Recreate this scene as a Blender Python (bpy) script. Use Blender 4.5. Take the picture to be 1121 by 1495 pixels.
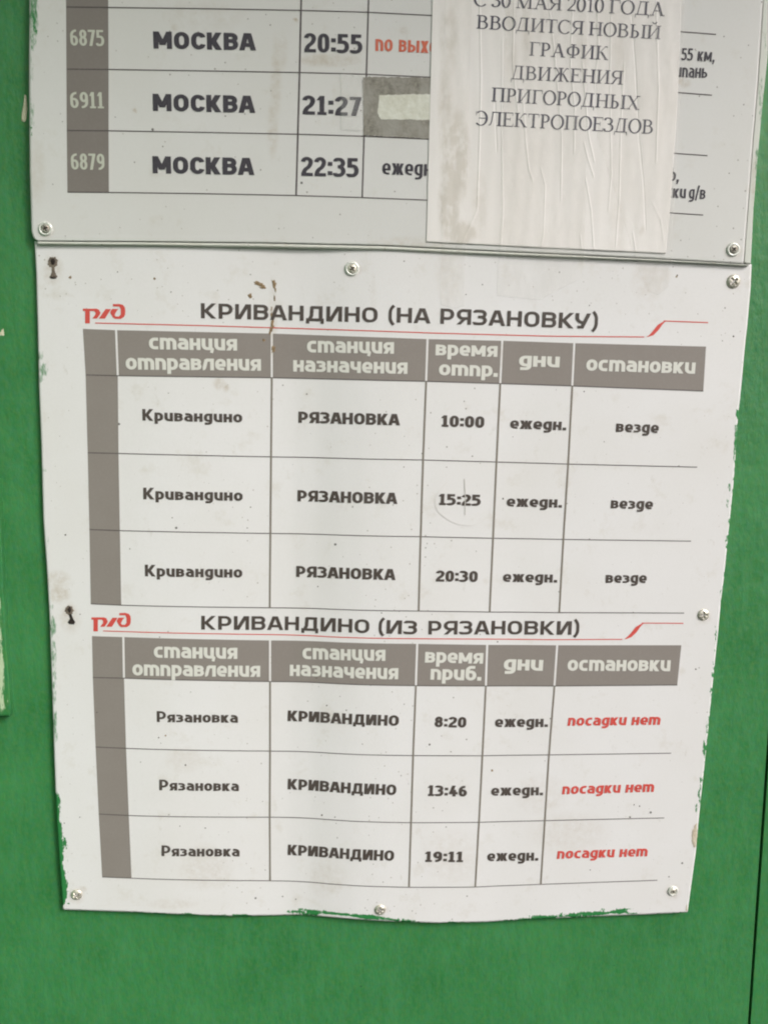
import bpy, bmesh, math, random
import numpy as np
from mathutils import Vector, Matrix, noise as mnoise

random.seed(7)
R_ = math.radians
scene = bpy.context.scene
for o in list(bpy.data.objects):
    bpy.data.objects.remove(o)
col = scene.collection

# ------------------------------------------------------------------ camera
D = 0.60                 # metres from the lens to the painted wall
CAM_Z = 1.50             # lens height above the ground
F_PX, PW, PH = 1400.0, 1121.0, 1495.0
YAW, PITCH, ROLL = R_(-2.3615), R_(9.953), R_(1.623)


def cam_axes():
    cy, sy = math.cos(YAW), math.sin(YAW)
    cp, sp = math.cos(PITCH), math.sin(PITCH)
    cr, sr = math.cos(ROLL), math.sin(ROLL)
    ry = np.array([[cy, 0, sy], [0, 1, 0], [-sy, 0, cy]])
    rx = np.array([[1, 0, 0], [0, cp, -sp], [0, sp, cp]])
    rz = np.array([[cr, -sr, 0], [sr, cr, 0], [0, 0, 1]])
    return rz @ rx @ ry          # rows: right, down, forward (x right, y down, z forward)


RC = cam_axes()
to_w = lambda v: Vector((v[0], v[2], -v[1]))
right, down, fwd = to_w(RC[0]), to_w(RC[1]), to_w(RC[2])
cam_data = bpy.data.cameras.new("camera")
cam = bpy.data.objects.new("camera", cam_data)
col.objects.link(cam)
m = Matrix((right, -down, -fwd)).transposed().to_4x4()
m.translation = Vector((0, -D, CAM_Z))
cam.matrix_world = m
cam_data.sensor_fit = 'VERTICAL'
cam_data.sensor_height = 24.0
cam_data.lens = F_PX / PH * 24.0
cam_data.clip_start = 0.01
cam_data.clip_end = 200
scene.camera = cam
cam_data.dof.use_dof = True
cam_data.dof.focus_distance = 0.615
cam_data.dof.aperture_fstop = 11.0

# ------------------------------------------------------------------ light
SUN_AZ, SUN_EL = R_(136), R_(37)      # azimuth clockwise from +Y
world = bpy.data.worlds.new("World")
scene.world = world
world.use_nodes = True
wn = world.node_tree
bg = wn.nodes["Background"]
sky = wn.nodes.new("ShaderNodeTexSky")
sky.sky_type = 'NISHITA'
sky.sun_disc = False
sky.sun_elevation = SUN_EL
sky.sun_rotation = SUN_AZ
sky.air_density = 1.0
sky.dust_density = 6.0
sky.ozone_density = 1.0
hs = wn.nodes.new("ShaderNodeHueSaturation")
hs.inputs["Saturation"].default_value = 0.22
wn.links.new(sky.outputs[0], hs.inputs["Color"])
wn.links.new(hs.outputs[0], bg.inputs[0])
bg.inputs[1].default_value = 0.115
sd = bpy.data.lights.new("sun", 'SUN')
sd.energy = 1.5
sd.angle = R_(16)
sd.color = (1.0, 0.975, 0.94)
sun = bpy.data.objects.new("sun", sd)
col.objects.link(sun)
sdir = Vector((math.sin(SUN_AZ) * math.cos(SUN_EL), math.cos(SUN_AZ) * math.cos(SUN_EL), math.sin(SUN_EL)))
sun.rotation_euler = sdir.to_track_quat('Z', 'Y').to_euler()
sun.location = (1, -2, 3)

scene.view_settings.view_transform = 'Standard'
scene.view_settings.look = 'None'
scene.view_settings.exposure = 0.33
scene.view_settings.gamma = 1.0
scene.render.engine = 'CYCLES'
scene.cycles.filter_width = 2.1
scene.cycles.max_bounces = 6
scene.cycles.transparent_max_bounces = 8


# ------------------------------------------------------------------ surfaces of the place
def smooth(a, b, x):
    t = np.clip((x - a) / (b - a), 0, 1)
    return t * t * (3 - 2 * t)


def ripple(x):
    """standing wave in the bent timetable sheet: metres of extra relief at wall abscissa x"""
    xs = np.array([-.60, -.205, -.150, -.125, -.108, -.088, -.070, -.048, -.032, -.018, -.003, .012, .030, .060, .110, .6])
    hs_ = np.array([0.0, 0.0, .40, .62, .60, .35, .05, -.45, -.65, -.35, .50, 1.10, 1.30, 1.10, .45, 0.0]) * 2.0e-3
    if not hasattr(ripple, 'tab'):
        g = np.linspace(-.6, .6, 2401)
        v = np.interp(g, xs, hs_)
        k = np.exp(-np.linspace(-2.2, 2.2, 29) ** 2); k /= k.sum()
        ripple.tab = (g, np.convolve(v, k, 'same'))
    return np.interp(x, *ripple.tab)


def d_wall(x, z):
    return np.zeros_like(np.asarray(x, float))


def d_sheet(x, z):                   # lower sheet, 2.2 mm off the wall and rippled
    x = np.asarray(x, float); z = np.asarray(z, float)
    return 0.0022 + (ripple(x) + .0016) * smooth(CAM_Z + .15, CAM_Z - .05, z) * np.ones_like(x)


def d_board(x, z):
    x = np.asarray(x, float)
    return 0.0058 + np.zeros_like(x)


def ray_hit(px, py, depth, extra=0.0):
    """the point of the surface y = -depth(x, z) that is seen at a place of the photograph"""
    px = np.atleast_1d(np.asarray(px, float)); py = np.atleast_1d(np.asarray(py, float))
    d = RC.T @ np.stack([(px - PW / 2) / F_PX, (py - PH / 2) / F_PX, np.ones_like(px)])
    x = D * d[0] / d[2]; z = CAM_Z - D * d[1] / d[2]
    for _ in range(12):
        t = (D - depth(x, z) - extra) / d[2]
        x = t * d[0]; z = CAM_Z - t * d[1]
    return x, z


def seen_at(x, z, dep):
    x = np.atleast_1d(np.asarray(x, float)); z = np.atleast_1d(np.asarray(z, float))
    q = RC @ np.stack([x, CAM_Z - z, D - dep + 0 * x])
    return PW / 2 + F_PX * q[0] / q[2], PH / 2 + F_PX * q[1] / q[2]


def pt(px, py, depth):
    x, z = ray_hit(px, py, depth)
    return np.array([x[0], z[0]])


# ------------------------------------------------------------------ object helpers
def tag(o, label=None, cat=None, group=None, kind=None):
    for k, v in (('label', label), ('category', cat), ('group', group), ('kind', kind)):
        if v:
            o[k] = v
    return o


def empty(name, loc, label, cat, group=None):
    o = bpy.data.objects.new(name, None)
    o.empty_display_size = .02
    o.location = loc
    col.objects.link(o)
    return tag(o, label, cat, group)


def link(name, verts, faces, mat, parent=None, smooth_=False, attrs=None):
    me = bpy.data.meshes.new(name)
    verts = np.asarray(verts, float)
    base = np.array([0., 0., 0.])
    if parent is not None:
        base = np.array(parent.location)
    me.from_pydata((verts - base).tolist(), [], faces)
    if attrs:
        for k, a in attrs.items():
            at = me.attributes.new(k, 'FLOAT', 'POINT')
            at.data.foreach_set('value', np.asarray(a, np.float32))
    me.materials.append(mat)
    if smooth_:
        me.polygons.foreach_set('use_smooth', [True] * len(me.polygons))
    me.update()
    o = bpy.data.objects.new(name, me)
    col.objects.link(o)
    if parent is not None:
        o.parent = parent
    return o


def grid_faces(nu, nv, off=0):
    """quads of an nu x nv vertex grid (u fastest), facing -Y when u runs +x and v runs -z"""
    i = np.arange((nu - 1) * (nv - 1))
    u = i % (nu - 1); v = i // (nu - 1)
    a = off + v * nu + u
    return np.stack([a, a + nu, a + nu + 1, a + 1], 1).tolist()


def resample(pts, n):
    pts = np.asarray(pts, float)
    s = np.r_[0, np.cumsum(np.hypot(*np.diff(pts, axis=0).T))]
    t = np.linspace(0, s[-1], n)
    return np.stack([np.interp(t, s, pts[:, 0]), np.interp(t, s, pts[:, 1])], 1)


def curve_wall(pix, depth, n):
    p = np.asarray(pix, float)
    x, z = ray_hit(p[:, 0], p[:, 1], depth)
    return resample(np.stack([x, z], 1), n)


# ------------------------------------------------------------------ materials
def mat_new(name):
    m_ = bpy.data.materials.new(name)
    m_.use_nodes = True
    nt = m_.node_tree
    return m_, nt, nt.nodes["Principled BSDF"]


def N(nt, typ, **kw):
    n = nt.nodes.new(typ)
    for k, v in kw.items():
        if k.startswith('i_'):
            n.inputs[k[2:].replace('_', ' ')].default_value = v
        else:
            setattr(n, k, v)
    return n


def mapping(nt, sc=(1, 1, 1), rot=(0, 0, 0)):
    tc = N(nt, "ShaderNodeTexCoord")
    mp = N(nt, "ShaderNodeMapping")
    mp.inputs['Scale'].default_value = sc
    mp.inputs['Rotation'].default_value = rot
    nt.links.new(tc.outputs['Object'], mp.inputs[0])
    return mp.outputs[0]


def noise_n(nt, vec, scale, detail=4, rough=.55):
    n = N(nt, "ShaderNodeTexNoise")
    n.inputs['Scale'].default_value = scale
    n.inputs['Detail'].default_value = detail
    n.inputs['Roughness'].default_value = rough
    nt.links.new(vec, n.inputs['Vector'])
    return n.outputs['Fac']


def ramp(nt, fac, a, b, ca=(0, 0, 0, 1), cb=(1, 1, 1, 1)):
    r = N(nt, "ShaderNodeValToRGB")
    r.color_ramp.elements[0].position = a; r.color_ramp.elements[0].color = ca
    r.color_ramp.elements[1].position = b; r.color_ramp.elements[1].color = cb
    nt.links.new(fac, r.inputs[0])
    return r.outputs[0]


def mixc(nt, fac, a, b, mode='MIX'):
    x = N(nt, "ShaderNodeMix", data_type='RGBA', blend_type=mode)
    for sock, v in ((x.inputs[0], fac), (x.inputs[6], a), (x.inputs[7], b)):
        if hasattr(v, 'is_linked') or isinstance(v, bpy.types.NodeSocket):
            nt.links.new(v, sock)
        else:
            sock.default_value = v
    return x.outputs[2]


def math_n(nt, op, a, b=0.0, clamp=False):
    x = N(nt, "ShaderNodeMath", operation=op, use_clamp=clamp)
    for sock, v in ((x.inputs[0], a), (x.inputs[1], b)):
        if isinstance(v, bpy.types.NodeSocket):
            nt.links.new(v, sock)
        else:
            sock.default_value = v
    return x.outputs[0]


def attr(nt, name):
    return N(nt, "ShaderNodeAttribute", attribute_name=name).outputs['Fac']


def bump(nt, h, bs, strength, dist):
    b = N(nt, "ShaderNodeBump")
    b.inputs['Strength'].default_value = strength
    b.inputs['Distance'].default_value = dist
    nt.links.new(h, b.inputs['Height'])
    nt.links.new(b.outputs[0], bs.inputs['Normal'])


GREEN = (.030, .190, .055, 1)


def m_sheet(name, base, dirt_amt, specks=.035):
    m_, nt, bs = mat_new(name)
    v = mapping(nt)
    c = mixc(nt, ramp(nt, noise_n(nt, v, 14, 5), .35, .75), base, tuple(b * k for b, k in zip(base[:3], (.955, .95, .93))) + (1,))
    # fine paper-like mottling
    c = mixc(nt, math_n(nt, 'MULTIPLY', ramp(nt, noise_n(nt, v, 900, 3, .7), .35, .7), .10), c, (.46, .45, .42, 1))
    # yellow-brown grime in patches
    g = math_n(nt, 'MULTIPLY', ramp(nt, noise_n(nt, v, 60, 7, .7), .57, .78), dirt_amt)
    c = mixc(nt, g, c, (.43, .37, .26, 1))
    g2 = math_n(nt, 'MULTIPLY', ramp(nt, noise_n(nt, mapping(nt, (1, 1, .45)), 150, 5, .75), .64, .78), dirt_amt)
    c = mixc(nt, g2, c, (.33, .29, .21, 1))
    # fly specks
    for sc_, thr, gate, dark in ((85, specks, .55, .16), (190, .060, .68, .22), (330, .09, .75, .34), (38, .022, .55, .07)):
        vo = N(nt, "ShaderNodeTexVoronoi"); vo.inputs['Scale'].default_value = sc_
        vo.inputs['Randomness'].default_value = 1
        nt.links.new(v, vo.inputs['Vector'])
        sp = N(nt, "ShaderNodeSeparateColor")
        nt.links.new(vo.outputs['Color'], sp.inputs[0])
        hit = math_n(nt, 'MULTIPLY', math_n(nt, 'LESS_THAN', vo.outputs['Distance'], math_n(nt, 'MULTIPLY', sp.outputs[1], thr * 1.7)),
                     math_n(nt, 'GREATER_THAN', sp.outputs[0], gate))
        c = mixc(nt, math_n(nt, 'MULTIPLY', hit, .85), c, (dark, dark * .9, dark * .8, 1))
    # grime attribute (brown), with shape of its own
    dn = noise_n(nt, v, 230, 5, .7)
    df = math_n(nt, 'MULTIPLY', attr(nt, 'dirt'), ramp(nt, dn, .32, .66))
    c = mixc(nt, math_n(nt, 'MINIMUM', df, .85), c, (.36, .265, .15, 1))
    # green paint brushed over the edges
    pn = noise_n(nt, mapping(nt, (1, 1, .28)), 900, 4, .7)
    pn2 = noise_n(nt, mapping(nt, (1, 1, .5), (0, R_(62), 0)), 620, 6, .8)
    tot = math_n(nt, 'ADD', attr(nt, 'streak'), pn)
    tot2 = math_n(nt, 'MULTIPLY', math_n(nt, 'ADD', attr(nt, 'paint'), math_n(nt, 'MULTIPLY', ramp(nt, pn2, .33, .67), .62)), .5)
    s1 = math_n(nt, 'MULTIPLY', ramp(nt, math_n(nt, 'MULTIPLY', tot, .5), .455, .57), .80)
    s2 = ramp(nt, tot2, .40, .425)
    pf = math_n(nt, 'MAXIMUM', s1, s2)
    c = mixc(nt, pf, c, GREEN)
    nt.links.new(c, bs.inputs['Base Color'])
    bs.inputs['Roughness'].default_value = .42
    bs.inputs['Specular IOR Level'].default_value = .35
    hh = math_n(nt, 'ADD', math_n(nt, 'MULTIPLY', noise_n(nt, v, 1500, 2), .25), math_n(nt, 'MULTIPLY', pf, .6))
    bump(nt, hh, bs, .25, .0002)
    return m_


def m_print(name, c, worn=.12, rough=.5):
    m_, nt, bs = mat_new(name)
    v = mapping(nt)
    lite = tuple(min(1, x * .75 + .16) for x in c[:3]) + (1,)
    f = math_n(nt, 'MULTIPLY', ramp(nt, noise_n(nt, v, 650, 4, .7), .48, .75), worn * 2.2)
    cc = mixc(nt, f, c, lite)
    f2 = math_n(nt, 'MULTIPLY', ramp(nt, noise_n(nt, v, 60, 3), .4, .75), worn)
    cc = mixc(nt, f2, cc, lite)
    nt.links.new(cc, bs.inputs['Base Color'])
    bs.inputs['Roughness'].default_value = rough
    bs.inputs['Specular IOR Level'].default_value = .3
    return m_


def m_wall():
    m_, nt, bs = mat_new("green_wall_paint")
    v = mapping(nt)
    a = ramp(nt, noise_n(nt, v, 11, 6, .65), .32, .70, (.022, .155, .038, 1), (.046, .235, .068, 1))
    a = mixc(nt, ramp(nt, noise_n(nt, mapping(nt, (1, 1, .6)), 38, 5, .7), .50, .80), a, (.036, .205, .070, 1))
    c = mixc(nt, math_n(nt, 'MULTIPLY', ramp(nt, noise_n(nt, mapping(nt, (1, 1, .22)), 110, 6, .75), .45, .72), .45), a, (.070, .27, .115, 1))
    c = mixc(nt, math_n(nt, 'MULTIPLY', ramp(nt, noise_n(nt, mapping(nt, (1, 1, .5), (0, R_(20), 0)), 420, 4, .7), .5, .8), .25), c, (.018, .12, .035, 1))
    c = mixc(nt, math_n(nt, 'MULTIPLY', ramp(nt, noise_n(nt, v, 300, 4, .7), .42, .68), .55), c, (.082, .195, .048, 1))
    c = mixc(nt, math_n(nt, 'MULTIPLY', ramp(nt, noise_n(nt, mapping(nt, (1.1, 1, .9), (0, 1, 0)), 270, 4, .7), .45, .70), .50), c, (.040, .180, .098, 1))
    # small chips and dust
    vo = N(nt, "ShaderNodeTexVoronoi"); vo.inputs['Scale'].default_value = 45
    nt.links.new(v, vo.inputs['Vector'])
    sp = N(nt, "ShaderNodeSeparateColor"); nt.links.new(vo.outputs['Color'], sp.inputs[0])
    hit = math_n(nt, 'MULTIPLY', math_n(nt, 'LESS_THAN', vo.outputs['Distance'], .03), math_n(nt, 'GREATER_THAN', sp.outputs[0], .72))
    c = mixc(nt, math_n(nt, 'MULTIPLY', hit, .7), c, (.02, .05, .03, 1))
    # places where old pale primer shows
    wf = math_n(nt, 'ADD', attr(nt, 'worn'), noise_n(nt, mapping(nt, (1, 1, .22)), 420, 5, .75))
    c = mixc(nt, ramp(nt, math_n(nt, 'MULTIPLY', wf, .5), .51, .56), c, (.46, .55, .36, 1))
    nt.links.new(c, bs.inputs['Base Color'])
    r = ramp(nt, noise_n(nt, v, 130, 4), .3, .7, (.34,) * 3 + (1,), (.55,) * 3 + (1,))
    nt.links.new(r, bs.inputs['Roughness'])
    bs.inputs['Specular IOR Level'].default_value = .42
    h = math_n(nt, 'ADD', noise_n(nt, mapping(nt, (1, 1, .5), (0, R_(20), 0)), 260, 5, .6),
               math_n(nt, 'MULTIPLY', noise_n(nt, v, 40, 3), 1.2))
    bump(nt, h, bs, .42, .0013)
    return m_


def m_metal(name, c, rough, rust=0.0, met=.55):
    m_, nt, bs = mat_new(name)
    v = mapping(nt)
    cc = mixc(nt, ramp(nt, noise_n(nt, v, 700, 4), .45, .7), c, tuple(x * .6 for x in c[:3]) + (1,))
    if rust:
        cc = mixc(nt, math_n(nt, 'MULTIPLY', ramp(nt, noise_n(nt, v, 500, 3), .5, .6), rust), cc, (.18, .09, .03, 1))
    nt.links.new(cc, bs.inputs['Base Color'])
    bs.inputs['Metallic'].default_value = met
    bs.inputs['Roughness'].default_value = rough
    return m_


def m_lump(name, c, c2, rough=.75, sc=600):
    m_, nt, bs = mat_new(name)
    v = mapping(nt)
    cc = ramp(nt, noise_n(nt, v, sc, 5, .7), .35, .7, c, c2)
    nt.links.new(cc, bs.inputs['Base Color'])
    bs.inputs['Roughness'].default_value = rough
    bump(nt, noise_n(nt, v, sc * 1.5, 4), bs, .6, .0004)
    return m_


def m_paper():
    m_, nt, bs = mat_new("notice_paper")
    v = mapping(nt)
    c = mixc(nt, ramp(nt, noise_n(nt, v, 22, 4), .35, .75), (.78, .745, .725, 1), (.75, .708, .675, 1))
    c = mixc(nt, math_n(nt, 'MULTIPLY', ramp(nt, noise_n(nt, v, 900, 3), .4, .7), .08), c, (.5, .46, .4, 1))
    dn = noise_n(nt, mapping(nt, (1, 1, .5)), 170, 6, .75)
    df = math_n(nt, 'MULTIPLY', attr(nt, 'dirt'), ramp(nt, dn, .38, .62))
    c = mixc(nt, math_n(nt, 'MINIMUM', df, .42), c, (.44, .385, .30, 1))
    nt.links.new(c, bs.inputs['Base Color'])
    bs.inputs['Roughness'].default_value = .55
    bump(nt, noise_n(nt, mapping(nt, (1, 1, .2)), 130, 3), bs, .15, .0005)
    return m_


def m_tape(name, opac, tint):
    m_, nt, bs = mat_new(name)
    v = mapping(nt)
    bs.inputs['Base Color'].default_value = tint
    bs.inputs['Roughness'].default_value = .22
    bs.inputs['Specular IOR Level'].default_value = .5
    tr = N(nt, "ShaderNodeBsdfTransparent")
    mx = N(nt, "ShaderNodeMixShader")
    f = ramp(nt, noise_n(nt, mapping(nt, (1, 1, .35)), 90, 5, .7), .35, .8, (opac * .35,) * 3 + (1,), (opac * 1.8,) * 3 + (1,))
    nt.links.new(f, mx.inputs[0])
    nt.links.new(tr.outputs[0], mx.inputs[1])
    nt.links.new(bs.outputs[0], mx.inputs[2])
    out = [n for n in nt.nodes if n.type == 'OUTPUT_MATERIAL'][0]
    nt.links.new(mx.outputs[0], out.inputs[0])
    bump(nt, noise_n(nt, mapping(nt, (1, 1, .12)), 170, 3), bs, .3, .0006)
    return m_


def m_residue():
    m_, nt, bs = mat_new("glue_residue")
    v = mapping(nt)
    c = mixc(nt, ramp(nt, noise_n(nt, mapping(nt, (1, 1, .5)), 120, 4, .6), .38, .66), ramp(nt, noise_n(nt, v, 420, 6, .75), .33, .70, (.130, .118, .095, 1), (.33, .31, .265, 1)), (.30, .285, .25, 1))
    nt.links.new(c, bs.inputs['Base Color'])
    bs.inputs['Roughness'].default_value = .7
    bump(nt, noise_n(nt, v, 500, 5), bs, .5, .0005)
    return m_


M_WALL = m_wall()
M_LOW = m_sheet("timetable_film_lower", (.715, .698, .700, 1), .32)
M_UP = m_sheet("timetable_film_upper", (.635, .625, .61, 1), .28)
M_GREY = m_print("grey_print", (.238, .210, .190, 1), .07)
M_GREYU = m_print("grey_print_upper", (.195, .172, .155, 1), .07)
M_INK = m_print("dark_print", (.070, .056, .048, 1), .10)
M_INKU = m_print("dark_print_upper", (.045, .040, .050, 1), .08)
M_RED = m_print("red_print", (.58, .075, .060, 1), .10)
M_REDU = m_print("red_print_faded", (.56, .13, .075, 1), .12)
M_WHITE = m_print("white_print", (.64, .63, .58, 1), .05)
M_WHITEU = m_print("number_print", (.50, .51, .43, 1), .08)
M_TAUPE = m_print("taupe_line", (.205, .18, .15, 1), .1)
M_LINE = m_print("thin_line", (.085, .07, .07, 1), .12)
M_NOTE = m_print("notice_ink", (.075, .07, .095, 1), .15)
M_PENCIL = m_print("pencil", (.655, .635, .61, 1), .2)
M_PENCIL2 = m_print("pencil_tick", (.50, .48, .45, 1), .3)
M_PAPER = m_paper()
M_TAPE = m_tape("clear_tape_film", .10, (.80, .77, .71, 1))
M_RES = m_residue()
M_PEEL = m_lump("torn_paper_layer", (.56, .55, .46, 1), (.68, .68, .61, 1), .7, 260)
M_SCREW = m_metal("zinc_screw", (.74, .70, .60, 1), .38, .18)
M_WASH = m_metal("washer", (.80, .80, .74, 1), .35, 0, .25)
M_RUST = m_lump("rust", (.018, .010, .008, 1), (.075, .040, .025, 1), .8)
M_DRIP = m_lump("dried_brown_drip", (.11, .065, .028, 1), (.38, .27, .15, 1), .5, 700)
M_CHIP = m_lump("bare_plaster_chip", (.52, .48, .33, 1), (.66, .62, .48, 1), .8)
M_EDGE = m_sheet("board_edge_film", (.62, .63, .58, 1), .5)
M_DARK = m_lump("gap_dark", (.02, .03, .02, 1), (.04, .06, .04, 1))

# ================================================================== lettering
XH = .72      # x-height as a share of the capital height


def rnd(pts, closed=False, n=5):
    """polyline with rounded corners; pts: (x, y) or (x, y, r)"""
    P = [tuple(p) + (0,) if len(p) == 2 else tuple(p) for p in pts]
    out = []
    L = len(P)
    for i, (x, y, r) in enumerate(P):
        if r <= 0 or (not closed and i in (0, L - 1)):
            out.append((x, y)); continue
        a, b = P[i - 1], P[(i + 1) % L]
        va = np.array([a[0] - x, a[1] - y]); vb = np.array([b[0] - x, b[1] - y])
        la, lb = np.hypot(*va), np.hypot(*vb)
        ra = min(r, la * .5 if (closed or i - 1 > 0) else la); rb = min(r, lb * .5 if (closed or i + 1 < L - 1) else lb)
        pa = np.array([x, y]) + va / la * ra; pb = np.array([x, y]) + vb / lb * rb
        for k in range(n + 1):
            t = k / n
            kk = .5523
            c1 = pa + (np.array([x, y]) - pa) * kk * 1.02; c2 = pb + (np.array([x, y]) - pb) * kk * 1.02
            q = (1 - t) ** 3 * pa + 3 * (1 - t) ** 2 * t * c1 + 3 * (1 - t) * t * t * c2 + t ** 3 * pb
            out.append(tuple(q))
    return out


def ribbon(pts, w, ky=1.0, closed=False):
    """quads along a polyline; w = width of upright strokes, w*ky = width of level strokes"""
    p = np.array(pts, float)
    keep = [0]
    for i in range(1, len(p)):
        if np.hypot(*(p[i] - p[keep[-1]])) > 1e-6:
            keep.append(i)
    p = p[keep]
    if closed and np.hypot(*(p[0] - p[-1])) < 1e-6:
        p = p[:-1]
    n = len(p)
    L, Rr = [], []
    for i in range(n):
        if closed:
            d0 = p[i] - p[i - 1]; d1 = p[(i + 1) % n] - p[i]
        else:
            d0 = p[i] - p[i - 1] if i else p[1] - p[0]
            d1 = p[i + 1] - p[i] if i < n - 1 else p[-1] - p[-2]
        n0 = np.array([-d0[1], d0[0]]) / np.hypot(*d0); n1 = np.array([-d1[1], d1[0]]) / np.hypot(*d1)
        mm = n0 + n1
        if np.hypot(*mm) < 1e-6:
            mm = n1
        mm = mm / np.hypot(*mm)
        c = max(.5, float(mm @ n1))
        off = mm / c * w / 2 * np.array([1, ky])
        L.append(p[i] + off); Rr.append(p[i] - off)
    v = L + Rr
    f = []
    for i in range(n if closed else n - 1):
        j = (i + 1) % n
        f.append((i, n + i, n + j, j))
    return v, f


class G:
    """one glyph: pieces are (verts, faces) in glyph units"""
    def __init__(s, W, w, ky):
        s.W, s.w, s.ky, s.p = W, w, ky, []

    def S(s, pts, closed=False, w=None, ky=None):
        s.p.append(ribbon(rnd(pts, closed), w or s.w, ky or s.ky, closed)); return s

    def Dg(s, x0, y0, x1, y1, hw=None):      # slanted stroke cut level at both ends
        h = (hw or s.w * 1.08) / 2
        s.p.append(([(x0 - h, y0), (x0 + h, y0), (x1 + h, y1), (x1 - h, y1)], [(0, 1, 2, 3)])); return s

    def B(s, x0, y0, x1, y1):                # box
        s.p.append(([(x0, y0), (x1, y0), (x1, y1), (x0, y1)], [(0, 1, 2, 3)])); return s


def sans(ch, w, ky, wide=1.0):
    a = w / 2; hb = w * ky; b = hb / 2
    R = .30
    W = .72 * wide

    def g(W_):
        return G(W_, w, ky)
    if ch in 'ОО0' and ch != '0':
        W = .78 * wide
        return g(W).S([(a, b, R), (W - a, b, R), (W - a, 1 - b, R), (a, 1 - b, R)], True)
    if ch == 'С':
        W = .70 * wide
        return g(W).S([(W - a * .8, .30), (W - a * .8, b, R * .8), (a, b, R), (a, 1 - b, R), (W - a * .8, 1 - b, R * .8), (W - a * .8, .70)])
    if ch == 'М':
        W = .95 * wide
        q = g(W).B(0, 0, w, 1).B(W - w, 0, W, 1)
        q.Dg(W / 2, .22, w * .55, 1, w * 1.1).Dg(W / 2, .22, W - w * .55, 1, w * 1.1)
        return q
    if ch == 'К':
        W = .76 * wide
        return g(W).B(0, 0, w, 1).B(w, .5 - b, w + .12, .5 + b).Dg(w + .06, .5 - b * .2, W - w * .62, 1, w * 1.22).Dg(w + .06, .5 + b * .2, W - w * .6, 0, w * 1.25)
    if ch == 'В':
        W = .74 * wide
        q = g(W).B(0, 0, w, 1)
        q.S([(w * .6, 1 - b), (W - a * 1.15, 1 - b, .2), (W - a * 1.15, .53, .2), (w * .6, .53)])
        q.S([(w * .6, .53), (W - a, .53, .22), (W - a, b, .22), (w * .6, b)])
        return q
    if ch == 'А':
        W = .86 * wide
        return g(W).Dg(w * .52, 0, W / 2 - w * .22, 1, w * 1.04).Dg(W - w * .52, 0, W / 2 + w * .22, 1, w * 1.04).B(W * .25, .20, W * .75, .20 + hb)
    if ch in 'Р':
        W = .70 * wide
        return g(W).B(0, 0, w, 1).S([(w * .6, 1 - b), (W - a, 1 - b, .27), (W - a, .36, .27), (w * .6, .36)])
    if ch == 'Я':
        W = .74 * wide
        return g(W).B(W - w, 0, W, 1).S([(W - w * .6, 1 - b), (a, 1 - b, .27), (a, .40, .27), (W - w * .6, .40)]).Dg(w * .55, 0, W - w * 1.55, .42, w * 1.15)
    if ch == 'З':
        W = .68 * wide
        q = g(W).S([(a * .6, .80), (a * .6, 1 - b, .1), (W - a * 1.2, 1 - b, .24), (W - a * 1.2, .53, .2), (W * .32, .53)])
        return q.S([(W * .32, .53), (W - a, .53, .24), (W - a, b, .27), (a * .4, b, .1), (a * .4, .2)])
    if ch == 'Н':
        W = .76 * wide
        return g(W).B(0, 0, w, 1).B(W - w, 0, W, 1).B(w, .5 - b, W - w, .5 + b)
    if ch == 'И':
        W = .80 * wide
        return g(W).B(0, 0, w, 1).B(W - w, 0, W, 1).Dg(w * .9, 0, W - w * .9, 1, w * 1.15)
    if ch == 'Д':
        W = .90 * wide
        q = g(W).B(.0, -.17, w * .85, hb).B(W - w * .85, -.17, W, hb).B(0, 0, W, hb)
        q.B(W - w * 1.35, hb, W - w * .35, 1).B(W * .28, 1 - hb, W - w * 1.3, 1).S([(w * .85, b), (W * .30, .35), (W * .30 + a * .3, 1 - b * .4)], w=w * .95)
        return q
    if ch == 'У':
        W = .80 * wide
        q = g(W).S([(a, 1.0), (a, .48, .22), (W * .6, .36)]).Dg(W - w * .6, 1, W * .42, 0, w * 1.1).B(W * .16, 0, W * .45, hb)
        return q
    if ch == '(':
        W = .30 * wide
        return g(W).S([(W - .02, 1.12), (a, .95, .3), (a, .02, .3), (W - .02, -.16)], w=w * .85, ky=1)
    if ch == ')':
        W = .30 * wide
        return g(W).S([(.02, 1.12), (W - a, .95, .3), (W - a, .02, .3), (.02, -.16)], w=w * .85, ky=1)
    # ---- digits
    dW = .64 * wide
    if ch == '0':
        W = dW
        return g(W).S([(a, b, .26), (W - a, b, .26), (W - a, 1 - b, .26), (a, 1 - b, .26)], True)
    if ch == '1':
        W = .50 * wide
        x = W * .52
        return g(W).B(x - a, 0, x + a, 1).B(0.02, 0, W, hb * .9).Dg(.09, .76, x, 1 - .02, w * 1.1)
    if ch == '2':
        W = dW
        return g(W).S([(a * .8, .74), (a * .8, 1 - b, .22), (W - a, 1 - b, .25), (W - a, .55, .18), (a * 1.1, .28, .16), (a * 1.1, b)]).B(0, 0, W, hb)
    if ch == '3':
        W = dW
        q = g(W).S([(a * .6, .80), (a * .6, 1 - b, .1), (W - a * 1.2, 1 - b, .24), (W - a * 1.2, .53, .2), (W * .32, .53)])
        return q.S([(W * .32, .53), (W - a, .53, .24), (W - a, b, .27), (a * .4, b, .1), (a * .4, .2)])
    if ch == '4':
        W = .68 * wide
        return g(W).B(W - w * 1.6, 0, W - w * .6, .62).B(0, .20, W, .20 + hb).Dg(w * .62, .20 + hb * .5, W * .52, 1, w * 1.1)
    if ch == '5':
        W = dW
        return g(W).S([(W - a * .6, 1 - b), (a * 1.1, 1 - b), (a * 1.1, .58), (W - a, .58, .25), (W - a, b, .27), (a * .5, b, .08), (a * .5, .18)])
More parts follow.
